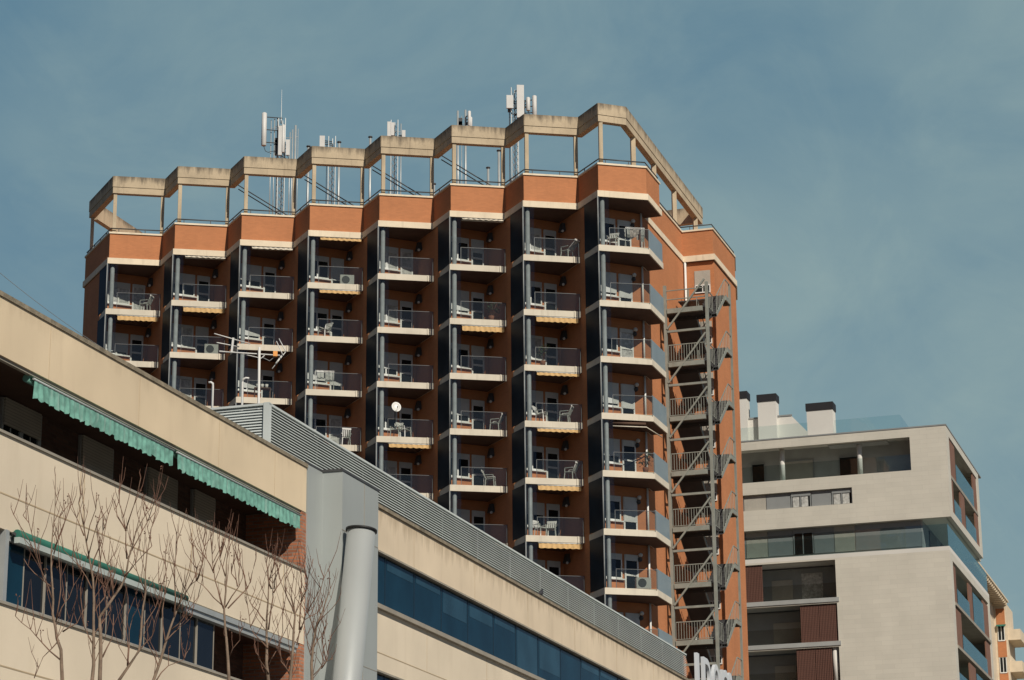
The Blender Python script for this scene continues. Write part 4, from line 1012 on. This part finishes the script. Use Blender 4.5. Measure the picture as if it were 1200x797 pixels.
# upper volume
wall_with_holes(0, SE, 32.2, 38.2, [(2.36, SE + 1, 35.42, 37.62), (6.27, SE + 1, 33.54, 34.6)], 0, .35, 'tile', 'upper_front_wall')
b = MB(); wbox(b, .36, SE, .35, DE, 38.0, 38.19); b.build('roof', 'white_r', wb)
b = MB(); wbox(b, -.03, SE, -.03, .4, 38.203, 38.29); wbox(b, -.03, .4, .4, DE, 38.203, 38.29); b.build('roof_edge', 'greypanel', wb)
b = MB(); wbox(b, 2.0, SE, .35, 2.3, 35.2, 35.419); wbox(b, .3, SE, .35, DE - .3, 32.2, 32.5); b.build('upper_floor', 'white_r', wb)
# terrace of the top floor: recessed grey wall, columns, doors, rail
b = MB(); wbox(b, 2.0, SE, 2.3, 2.6, 32.5, 38.0); wbox(b, 1.9, 2.3, .36, 2.3, 35.42, 37.9); b.build('recess_wall', 'greywall', wb)
for s0, s1 in ((13.3, 12.5), (11.1, 9.2), (7.4, 6.0)):
    b = MB(); wbox(b, s1, s0, 2.25, 2.299, 35.42, 37.15); w = b.build('terrace_door', 'shutter_grey' if s0 == 11.1 else 'pane', wb)
    b = MB(); wbox(b, s1 - .06, s1, 2.2, 2.26, 35.42, 37.2); wbox(b, s0, s0 + .06, 2.2, 2.26, 35.42, 37.2); wbox(b, s1, s0, 2.2, 2.26, 37.152, 37.22); b.build('door_frame', 'greypanel', w)
for s in (5.2, 10.35):
    b = MB(); c = WL_(s + .6, .8, 0); b.tube([(c.x, c.y, 35.42 + E_), (c.x, c.y, 37.999 + E_)], .17, 12); b.build('column', 'white_r', wb)
b = MB(); wbox(b, 3.9, 7.8, .36, 1.4, 37.58, 37.64); b.build('canopy_lining', 'greywall', wb)
b = MB(); wbox(b, 2.37, SE, .12, .14, 35.45, 36.5); b.build('glass_railing', 'front_glass', wb)
# ribbon window
def ribbon(z0, z1, cells, d):
    for s0, s1, kind in cells:
        b = MB(); wbox(b, s1 + .02, s0 - .02, d, d + .05, z0, z1)
        if kind == 'p': b.build('grey_panel', 'greypanel', wb); continue
        w = b.build('window', 'pane' if kind != 's' else 'shutter_grey', wb)
        if kind != 's':
            b = MB()
            for q in (s0 - .08, (s0 + s1) / 2, s1 + .02): wbox(b, q, q + .06, d - .05, d - .002, z0 + .02, z1 - .3)
            wbox(b, s1 + .02, s0 - .02, d - .06, d - .002, z1 - .3, z1 - .02); b.build('window_frame', 'greypanel', w)
            if kind == 'c':
                b = MB()
                for q in (.12, .55): wbox(b, s1 + (s0 - s1) * q + .05, s1 + (s0 - s1) * (q + .36), d - .02, d - .004, z0 + .05, z1 - .32)
                b.build('curtain', 'pane_curtain', w)
ribbon(33.54, 34.6, [(SE, 15.2, 'p'), (15.2, 13.5, 'c'), (13.5, 12.0, 's'), (12.0, 10.35, 'p'), (10.35, 9.0, 'c'), (9.0, 7.65, 'p'), (7.65, 6.28, 'c')], .2)
# setback storey between the two volumes
ribbon(30.5, 32.19, [(SE, 13.5, 'p'), (13.5, 12.05, 's'), (12.05, 10.35, 'p'), (10.35, 9.0, 'w'), (9.0, 7.65, 'p'), (7.65, 6.28, 's'), (6.28, 2.0, 'p')], .45)
b = MB(); wbox(b, 2.0, SE, .51, DE - 3, 30.33, 32.19); wbox(b, 1.9, 2.0, .45, DE - 3, 30.33, 32.19); b.build('setback_wall', 'greywall', wb)
for s0, s1 in ((3, 6), (8, 11)):
    b = MB(); wbox(b, 1.85, 1.9, s0, s1, 30.2, 32.0); b.build('window', 'pane', wb)
# lower volume
OX = .22
wall_with_holes(OX, SE, -1.6, 30.05, [(7.6, SE + 1, z, z + 2.45) for z in (27.49, 24.67, 21.85, 19.03, 16.2)], .1, .5, 'tile', 'lower_front_wall')
b = MB(); wbox(b, OX, SE, .1, 18.6, 30.052, 30.32); b.build('terrace_slab', 'white_r', wb)
b = MB(); wbox(b, OX + .06, SE, .14, .16, 30.33, 31.78); b.build('glass_railing', 'front_glass', wb)
b = MB(); wbox(b, OX + .06, OX + .08, .17, 18.4, 30.33, 31.78); b.build('glass_railing', 'teal', wb)
for k, z in enumerate((27.49, 24.67, 21.85, 19.03, 16.2)):
    b = MB(); wbox(b, 7.45, SE, .04, 2.4, z - .28, z - .002); b.build('balcony_slab', 'greywall', wb)
    b = MB(); wbox(b, 7.4, SE, 2.4, 2.7, z, z + 2.45); wbox(b, 7.3, 7.59, .5, 2.4, z, z + 2.45); b.build('recess_wall', 'greypanel', wb)
    for s0, s1, kind in ((12.3, 10.9, 's'), (10.3, 8.9, 'c') if k != 1 else (10.9, 9.7, 's')):
        b = MB(); wbox(b, s1, s0, 2.35, 2.398, z + .3, z + 1.75 if kind == 's' else z + 2.1); b.build('window', 'shutter_grey' if kind == 's' else 'pane_curtain', wb)
    pan = {0: [(14.6, 12.45)], 1: [(10.05, 8.85), (8.83, 7.62)], 2: [(10.4, 9.2), (9.18, 8.1)], 3: [(13, 11.8), (11.78, 10.5)], 4: [(10, 8.8)]}[k]
    for s0, s1 in pan:
        b = MB(); n_ = int((s0 - s1) / .1)
        for q in range(n_): s_ = s1 + (s0 - s1) * q / n_; wbox(b, s_, s_ + .075, .2, .26, z + .02, z + 2.42)
        wbox(b, s1, s0, .262, .28, z + .02, z + 2.42); b.build('sliding_screen', 'wood_side' if False else M['wood_plain'] if 'wood_plain' in M else 'wood', wb)
    if k == 2: b = MB(); c = WL_(7.9, .45, 0); b.tube([(c.x, c.y, z + E_), (c.x, c.y, z + 2.44 + E_)], .2, 12); b.build('column', 'white_r', wb)
    b = MB(); wbox(b, 7.62, SE, .3, .312, z + .05, z + 1.0); b.build('glass_railing', 'clear', wb)
# right-hand (street) faces
def side_face(s, z0, z1, dend, bays, floors, name, over=.0):
    pass
b = MB()
# upper right face frame
rb = lambda b, s0, s1, d0, d1, z0, z1: wbox(b, s0, s1, d0, d1, z0, z1)
wbox(b, .0, .36, .351, 1.17, 32.2, 38.2); wbox(b, 0, .36, 13.9, 14.9, 32.2, 38.2); wbox(b, 0, .36, 1.17, 13.9, 37.7, 38.2); wbox(b, 0, .36, 1.17, 13.9, 32.2, 32.72); b.build('upper_side_wall', 'tile', wb)
b = MB(); wbox(b, .15, SE, 14.9, 15.2, 32.2, 38.1); b.build('rear_wall', 'white_r', wb)
b = MB(); wbox(b, .02, .5, 1.17, 13.9, 35.0, 35.22); wbox(b, .36, 2.2, 1.17, 13.9, 35.05, 35.2); b.build('side_slab', 'sill', wb)
b = MB(); wbox(b, 2.2, 2.4, 1.17, 13.9, 32.5, 37.9); b.build('side_recess_wall', 'wood_side', wb)
for d0, d1, z0, z1 in ((1.2, 3.9, 35.23, 37.69), (12.2, 13.88, 35.23, 37.69), (1.2, 2.3, 32.73, 34.99), (5.4, 7.4, 32.73, 34.99), (12.4, 13.88, 32.73, 34.99)):
    b = MB(); wbox(b, .06, .14, d0, d1, z0, z1); b.build('side_screen', 'wood_side', wb)
for d0, d1, z0, z1 in ((3.95, 12.15, 35.23, 36.5), (2.35, 5.35, 32.73, 33.8), (7.45, 12.35, 32.73, 33.8)):
    b = MB(); wbox(b, .04, .055, d0, d1, z0, z1); b.build('glass_railing', 'teal', wb)
# lower right face
b = MB(); wbox(b, OX, .55, .51, 1.2, -1.6, 30.05); wbox(b, OX, .55, 1.2, 17.8, 29.55, 30.05); wbox(b, OX, .55, 17.8, 18.6, -1.6, 30.05); b.build('lower_side_wall', 'tile', wb)
b = MB(); wbox(b, 2.4, 2.6, 1.2, 17.8, -1.6, 30.0); wbox(b, .55, SE, 18.3, 18.6, -1.6, 30.05); b.build('side_recess_wall', 'greypanel', wb)
for k, z in enumerate((26.85, 24.1, 21.3, 18.5, 15.7)):
    b = MB(); wbox(b, OX - .06, 2.4, 1.2, 17.8, z - .15, z + .05); b.build('side_slab', 'sill', wb)
    sc_ = [[(1.22, 2.6), (8.2, 10.0), (15.2, 17.78)], [(1.22, 4.0), (15.6, 17.78)], [(6.6, 9.5), (16.2, 17.78)], [(1.22, 3), (9, 11)], [(5, 8)]][k]
    for d0, d1 in sc_:
        b = MB(); wbox(b, OX + .05, OX + .13, d0, d1, z + .052, z + 2.5); b.build('side_screen', 'wood_side', wb)
    cur = 1.22
    for d0, d1 in sc_ + [(17.78, 17.78)]:
        if d0 - cur > .5: b = MB(); wbox(b, OX + .02, OX + .035, cur + .04, d0 - .04, z + .052, z + (2.2 if k % 2 == 0 and cur > 5 else 1.15)); b.build('glass_railing', 'teal', wb)
        cur = d1
# chimneys and roof parapet glass
for s0, s1, d0, d1, zt_ in ((7.42, 9.15, .6, 1.6, 40.1), (11.7, 12.95, 3.0, 3.9, 41.65), (13.7, 15.3, 3.0, 3.9, 42.0)):
    b = MB(); wbox(b, s0, s1, d0, d1, 38.2, zt_); ch = b.build('chimney', 'white_r', wb)
    b = MB(); wbox(b, s0 - .05, s1 + .05, d0 - .05, d1 + .05, zt_ + .002, zt_ + .5); b.build('chimney_cap', 'chimney_cap', ch)
b = MB(); wbox(b, 10.75, SE, 3.4, 9, 38.2, 40.6); b.build('stair_penthouse', 'white_r', wb)
b = MB(); b.prism([WL_(9.6, 3.4, 0), WL_(10.749, 3.4, 0), WL_(10.749, 9, 0), WL_(9.6, 9, 0)], 38.2 + E_, 40.6 + E_)
for v in b.bm.verts:
    if v.co.z > 40 + E_ and (v.co - WL_(9.6, 3.4, v.co.z)).dot(WL_(1, 0, 0) - WL_(0, 0, 0)) < .1: v.co.z = 39.3 + E_
b.build('sloping_parapet', 'white_r', wb)
b = MB(); wbox(b, 10.7, SE, 3.35, 3.45, 40.602, 40.7); b.build('penthouse_edge', 'greypanel', wb)
b = MB(); wbox(b, 3.0, 7.3, .5, .515, 38.2, 39.3); wbox(b, 9.1, SE, .5, .515, 38.2, 39.3); wbox(b, 2.98, 2.995, .5, 6, 38.2, 39.3); b.build('glass_railing', 'teal_pale', wb)

# ================================================================== FAR CREAM AND BRICK BUILDING
fbld = thing('corner_building', (44, 230, 0), 'far cream and brick building with bracketed eaves, behind the pale block', 'building')
NF = frame((46.05, 225), 18.0)
zt2 = 39.5 + E_
b = MB(); b.box(NF, -34, 0, -14, -1.1, 0, zt2); b.box(NF, .0, 5.6, -14, 0, 0, zt2); b.build('wall', 'eave', fbld)
b = MB(); b.box(NF, -34, .3, -14, .28, zt2 + .002, zt2 + .18); b.build('eave', 'eave', fbld)
for k in range(34):
    if k % 1 == 0:
        b = MB(); b.box(NF, -33.6 + k, -33.35 + k, -1.095, .2, zt2 - .3, zt2 - .002); b.build('bracket', 'wood_side' if False else 'eave', fbld)
for k in range(9):
    z = 37.6 + E_ - 3.0 * k
    b = MB(); b.box(NF, -.03, -.001, -.93, -.13, z - .2 + .0, z + 1.35); b.build('brick_panel', 'orange', fbld)
    b = MB(); b.box(NF, -.04, -.0305, -.86, -.22, z - 1.62, z - .25); w = b.build('window', 'pane', fbld)
    b = MB()
    for q in (-.86, -.56, -.27): b.box(NF, -.07, -.041, q, q + .06, z - 1.62, z - .25)
    b.box(NF, -.08, -.041, -.86, -.21, z - 1.72, z - 1.621); b.build('window_frame', 'white_frame', w)
    b = MB(); b.box(NF, .6, 5.5, .002, 1.15, z - 1.55, z - .55); b.build('balcony', 'eave', fbld)
b = MB(); z = 37.6 + E_; b.hexa([NF(-.45, -.95, z - .38), NF(-.45, -.08, z - .38), NF(-.05, -.08, z - .2), NF(-.05, -.95, z - .2), NF(-.45, -.95, z - .33), NF(-.45, -.08, z - .33), NF(-.05, -.08, z - .15), NF(-.05, -.95, z - .15)])
tag(rebase(b.build('window_awning', 'green_dark'), NF(-.2, -.5, z - .3)), 'small dark green awning over a top window of the far brick building', 'awning')

# ================================================================== BARE STREET TREES
TR = []
def tree(y, label, stems, seed):
    rnd = random.Random(seed); x0, y0, _ = at_y(stems[0][0][0], stems[0][0][1], y)
    foot = Vector((x0, y0, .13)); t = thing('bare_tree', foot, label, 'tree', 'bare young trees along the pavement')
    tr = MB(); tw = MB(); br = MB()
    for si, st in enumerate(stems):
        dy0 = 0 if si == 0 else rnd.uniform(-.1, .1); slope = rnd.uniform(-.35, .35) if si else rnd.uniform(-.1, .1)
        n = len(st); pts = []
        for k, (px, py) in enumerate(st): pts.append(at_y(px, py, y + (slope * k / max(1, n - 1) if si else slope * .3 * k / n)))
        # smooth and jitter
        fine = []
        for p, q in zip(pts, pts[1:]):
            m_ = max(2, int((q - p).length / .18))
            for j in range(m_): fine.append(p.lerp(q, j / m_) + Vector((rnd.uniform(-.014, .014), rnd.uniform(-.02, .02), 0)))
        fine.append(pts[-1])
        r0 = rnd.uniform(.022, .029) if si == 0 else rnd.uniform(.008, .011)
        rad = [max(.0045, r0 * (1 - .93 * (k / (len(fine) - 1)) ** .9)) for k in range(len(fine))]
        if si == 0:
            fine = [foot, foot.lerp(fine[0], .5) + Vector((rnd.uniform(-.05, .05), 0, 0))] + fine; rad = [.042, .034] + rad
            tr.tube(fine, rad, 8)
        else: br.tube(fine, rad, 6)
        # twigs
        L_ = len(fine)
        for k in range(int(L_ * .35), L_):
            for _rep in range(rnd.choice((0, 1, 1, 2))):
                p = fine[k]; up_ = rnd.uniform(.5, 1.3); side = rnd.choice((-1, 1)) * rnd.uniform(.08, .55)
                d_ = Vector((side, rnd.uniform(-.4, .4), up_)).normalized(); ln = rnd.uniform(.12, .75) * (1.15 - .6 * k / L_)
                q1 = p + d_ * ln * .5 + Vector((0, 0, .02)); q2 = p + d_ * ln * .9 + Vector((side * -.06, 0, ln * .22))
                tw.tube([p, q1, q2], [.0048, .0034, .0018], 4)
                if rnd.random() < .5:
                    e = q1 + Vector((-side * .25, rnd.uniform(-.1, .1), .25)) * ln; tw.tube([q1, e], [.0035, .0018], 4)
                if rnd.random() < .12:
                    for _ in range(3): c_ = q2 + Vector((rnd.uniform(-.03, .03), rnd.uniform(-.03, .03), rnd.uniform(-.03, .03))); tw.ball(c_, .009, 1, 6)
    tr.build('trunk', 'bark', t)
    if len(stems) > 1: br.build('branches', 'branch', t)
    tw.build('twigs', 'twig', t)
tree(29.0, 'leafless tree nearest the left edge, one tall shoot reaching the balcony parapet', [
    [(74, 830), (73, 797), (71, 762), (64, 735), (61, 703), (61.5, 649), (63, 613), (65, 558)],
    [(72, 774), (48, 753), (36, 738), (18, 722)], [(65, 728), (73, 712), (80, 700), (95, 673), (97, 661)], [(61, 703), (52, 680), (45, 658), (39, 634), (34, 613), (27, 604)],
    [(65, 726), (71, 691), (70, 655), (69, 607), (80, 592)], [(61.5, 649), (72, 620), (81, 598)], [(45, 658), (34, 632), (16, 603)], [(70, 750), (50, 770), (40, 795)], [(62, 690), (40, 672), (28, 655)], [(73, 740), (90, 730), (100, 712)]], 11)
tree(30.5, 'leafless tree with a dense brush of reddish shoots, second from the left', [
    [(108, 830), (108.5, 797), (110, 726), (108.5, 679), (101, 634), (98, 600), (97, 567)],
    [(110, 700), (119, 658), (122, 620), (127, 603)], [(99, 628), (89, 607), (80, 578)], [(101, 634), (111, 596), (113, 580)], [(104, 655), (112, 625), (118, 600)], [(108, 690), (93, 664), (75, 645), (63, 612)],
    [(98, 615), (93, 590), (95, 570)], [(109, 720), (122, 700), (125, 690), (130, 668)], [(112, 760), (100, 735), (95, 700), (94, 690)], [(110, 745), (128, 715), (133, 690)], [(105, 672), (116, 640), (121, 622), (119, 600)]], 12)
tree(28.0, 'leafless tree with long slender arms rising to the right, third from the left', [
    [(120, 830), (118, 797), (119, 745), (117, 723), (134, 700), (146, 676), (150, 655), (158, 625), (170, 605), (182, 590)],
    [(149, 655), (147, 622), (141, 590), (139, 575)], [(147, 622), (158, 592), (165, 560)], [(147, 622), (137, 605), (133, 585)], [(152, 648), (168, 622), (181, 600), (184, 588)], [(134, 700), (130, 670), (123, 655)], [(120, 770), (132, 748), (133, 720)], [(146, 676), (160, 660), (178, 640)]], 13)
tree(31.5, 'leafless tree with a crooked forked stem in the middle of the row', [
    [(136, 830), (140, 797), (163, 762), (170, 694), (172, 649), (178, 619), (181, 608)],
    [(166, 740), (182, 712), (187, 695), (186, 670)], [(170, 694), (160, 670), (158, 650)], [(150, 780), (148, 740), (150, 700)], [(150, 780), (152, 740), (160, 708)], [(163, 762), (178, 745), (185, 715), (190, 690)]], 14)
tree(29.5, 'leafless tree leaning right with thin grey arms, left of the aluminium lintel', [
    [(176, 830), (181, 797), (193, 753), (208, 715), (220, 688), (232, 679)],
    [(205, 722), (206, 679), (205, 650), (207, 625)], [(193, 753), (191, 715), (194, 680), (194, 646)], [(208, 715), (215, 690), (222, 665)], [(186, 780), (176, 760), (168, 745)], [(193, 753), (212, 735), (225, 722)], [(200, 738), (215, 725), (232, 700)], [(183, 797), (197, 780), (215, 773), (222, 760)]], 15)
tree(29.0, 'leafless tree with pale straight trunk and fan of shoots before the open dark bay', [
    [(270, 830), (268, 797), (266, 750), (263, 715), (264, 671), (266, 655), (269, 640)],
    [(261, 713), (256, 690), (250, 671), (250, 650), (247, 630)], [(264, 712), (279, 687), (280, 666), (282, 650)], [(266, 713), (289, 689), (296, 672), (300, 655)], [(259, 709), (243, 692), (231, 681), (227, 652), (226, 640)], [(250, 671), (243, 655), (238, 635)], [(250, 668), (257, 650), (263, 630)],
    [(231, 681), (238, 660), (240, 640)], [(264, 675), (258, 655), (257, 640)], [(268, 770), (280, 750), (284, 735)], [(279, 687), (272, 672), (271, 660)]], 16)
tree(30.0, 'leafless tree with one straight trunk and a reddish tuft, right of the pale trunked one', [
    [(315, 830), (314, 797), (313, 758), (313, 705), (314, 680), (316, 655)],
    [(314, 738), (320, 700), (320, 693), (318, 675), (322, 662)], [(311, 728), (300, 715), (293, 705), (288, 690), (287, 675)], [(313, 760), (300, 745), (293, 735), (290, 709)], [(320, 695), (328, 682), (336, 670)], [(319, 690), (313, 675), (312, 660)], [(314, 780), (326, 760), (332, 740), (332, 705)], [(320, 690), (325, 670), (324, 660)], [(316, 790), (304, 772), (300, 765)]], 17)
tree(29.6, 'leafless forked tree with a pale trunk beside the brick end wall', [
    [(339, 830), (340, 797), (344, 758), (345, 721), (342, 700), (342, 690)],
    [(347, 756), (352, 738), (358, 722), (367, 711), (372, 695)], [(352, 738), (353, 700), (354, 680), (353, 667)], [(352, 738), (357, 727), (372, 718), (378, 708)], [(345, 721), (337, 700), (334, 688), (336, 670)], [(353, 705), (361, 680), (367, 655)], [(345, 722), (357, 700), (361, 680)], [(340, 790), (330, 775), (328, 765)], [(362, 715), (375, 690), (386, 665)]], 18)
tree(31.0, 'leafless tree in front of the grey shaft, close to the leaning flue', [
    [(364, 830), (364.5, 797), (367.5, 758), (371, 734), (385, 699), (387, 690)],
    [(371, 734), (380, 722), (397, 703)], [(366, 792), (378, 780), (385, 766), (388, 746)], [(368, 758), (377, 745), (384, 730)], [(366, 775), (360, 755), (357, 735)], [(376, 783), (383, 775), (390, 772)], [(369, 745), (362, 720), (360, 700)], [(376, 782), (379, 760), (378, 742)]], 19)

# ================================================================== LIGHT AND SKY
SUN_AZ, SUN_EL = 151.0, 38.5
sl = bpy.data.lights.new('sun', 'SUN'); sl.energy = 5.0; sl.angle = R(.5); sl.color = (1.0, .93, .82)
so = bpy.data.objects.new('sun', sl); COL.objects.link(so)
ds = Vector((math.sin(R(SUN_AZ)) * math.cos(R(SUN_EL)), math.cos(R(SUN_AZ)) * math.cos(R(SUN_EL)), math.sin(R(SUN_EL))))
so.rotation_euler = ds.to_track_quat('Z', 'Y').to_euler(); so.location = ds * 60
wd = bpy.data.worlds.new('World'); sc.world = wd; wd.use_nodes = True
nt = wd.node_tree; nt.nodes.clear(); N = nt.nodes.new; Lk = nt.links.new
out = N('ShaderNodeOutputWorld'); bg = N('ShaderNodeBackground'); Lk(bg.outputs[0], out.inputs[0])
sky = N('ShaderNodeTexSky'); sky.sky_type = 'NISHITA'; sky.sun_disc = False; sky.sun_elevation = R(SUN_EL); sky.sun_rotation = R(SUN_AZ)
sky.air_density = .6; sky.dust_density = .15; sky.ozone_density = 1.2
tc = N('ShaderNodeTexCoord')
mp = N('ShaderNodeMapping'); mp.inputs['Scale'].default_value = (3.4, 3.0, 5.0); mp.inputs['Rotation'].default_value = (.15, .35, .2); Lk(tc.outputs['Generated'], mp.inputs[0])
nz = N('ShaderNodeTexNoise'); nz.inputs['Scale'].default_value = 2.0; nz.inputs['Detail'].default_value = 7; nz.inputs['Roughness'].default_value = .55; nz.inputs['Distortion'].default_value = .4; Lk(mp.outputs[0], nz.inputs['Vector'])
mr = N('ShaderNodeMapRange'); mr.inputs[1].default_value = .3; mr.inputs[2].default_value = .72; mr.inputs[3].default_value = .0; mr.inputs[4].default_value = .50; Lk(nz.outputs['Fac'], mr.inputs[0])
# thin cloud tint, confined to the sky in view to keep fill light low
dt = N('ShaderNodeVectorMath'); dt.operation = 'DOT_PRODUCT'; Lk(tc.outputs['Generated'], dt.inputs[0]); dt.inputs[1].default_value = (0, .94, .34)
cv = N('ShaderNodeMapRange'); cv.interpolation_type = 'SMOOTHSTEP'; cv.inputs[1].default_value = .78; cv.inputs[2].default_value = .97; Lk(dt.outputs['Value'], cv.inputs[0])
mp2 = N('ShaderNodeMapping'); mp2.inputs['Scale'].default_value = (8, 4, 10); mp2.inputs['Rotation'].default_value = (.3, .55, .4); Lk(tc.outputs['Generated'], mp2.inputs[0])
n2 = N('ShaderNodeTexNoise'); n2.inputs['Scale'].default_value = 1.6; n2.inputs['Detail'].default_value = 9; n2.inputs['Roughness'].default_value = .6; n2.inputs['Distortion'].default_value = .9; Lk(mp2.outputs[0], n2.inputs['Vector'])
w2 = N('ShaderNodeMapRange'); w2.inputs[1].default_value = .45; w2.inputs[2].default_value = .75; w2.inputs[3].default_value = 0; w2.inputs[4].default_value = .26; Lk(n2.outputs['Fac'], w2.inputs[0])
hd = N('ShaderNodeVectorMath'); hd.operation = 'DOT_PRODUCT'; Lk(tc.outputs['Generated'], hd.inputs[0]); hd.inputs[1].default_value = (.55, 0, -1.0)
hr = N('ShaderNodeMapRange'); hr.inputs[1].default_value = -.42; hr.inputs[2].default_value = -.04; hr.inputs[3].default_value = .0; hr.inputs[4].default_value = .55; Lk(hd.outputs['Value'], hr.inputs[0])
a1 = N('ShaderNodeMath'); Lk(mr.outputs[0], a1.inputs[0]); Lk(w2.outputs[0], a1.inputs[1])
a2 = N('ShaderNodeMath'); Lk(a1.outputs[0], a2.inputs[0]); Lk(hr.outputs[0], a2.inputs[1])
ml = N('ShaderNodeMath'); ml.operation = 'MULTIPLY'; Lk(a2.outputs[0], ml.inputs[0]); Lk(cv.outputs[0], ml.inputs[1])
vl = N('ShaderNodeMath'); vl.operation = 'MULTIPLY'; vl.inputs[1].default_value = .75; Lk(cv.outputs[0], vl.inputs[0])
m0 = N('ShaderNodeMix'); m0.data_type = 'RGBA'; Lk(vl.outputs[0], m0.inputs[0]); Lk(sky.outputs[0], m0.inputs[6]); m0.inputs[7].default_value = (3.2, 6.4, 8.6, 1)
mx = N('ShaderNodeMix'); mx.data_type = 'RGBA'; mx.clamp_factor = True; Lk(ml.outputs[0], mx.inputs[0]); Lk(m0.outputs[2], mx.inputs[6]); mx.inputs[7].default_value = (6.6, 9.1, 9.2, 1)
Lk(mx.outputs[2], bg.inputs[0]); bg.inputs[1].default_value = .05
sc.view_settings.view_transform = 'Standard'; sc.view_settings.look = 'None'; sc.view_settings.exposure = -.25; sc.view_settings.gamma = 1
sc.view_settings.use_curve_mapping = False
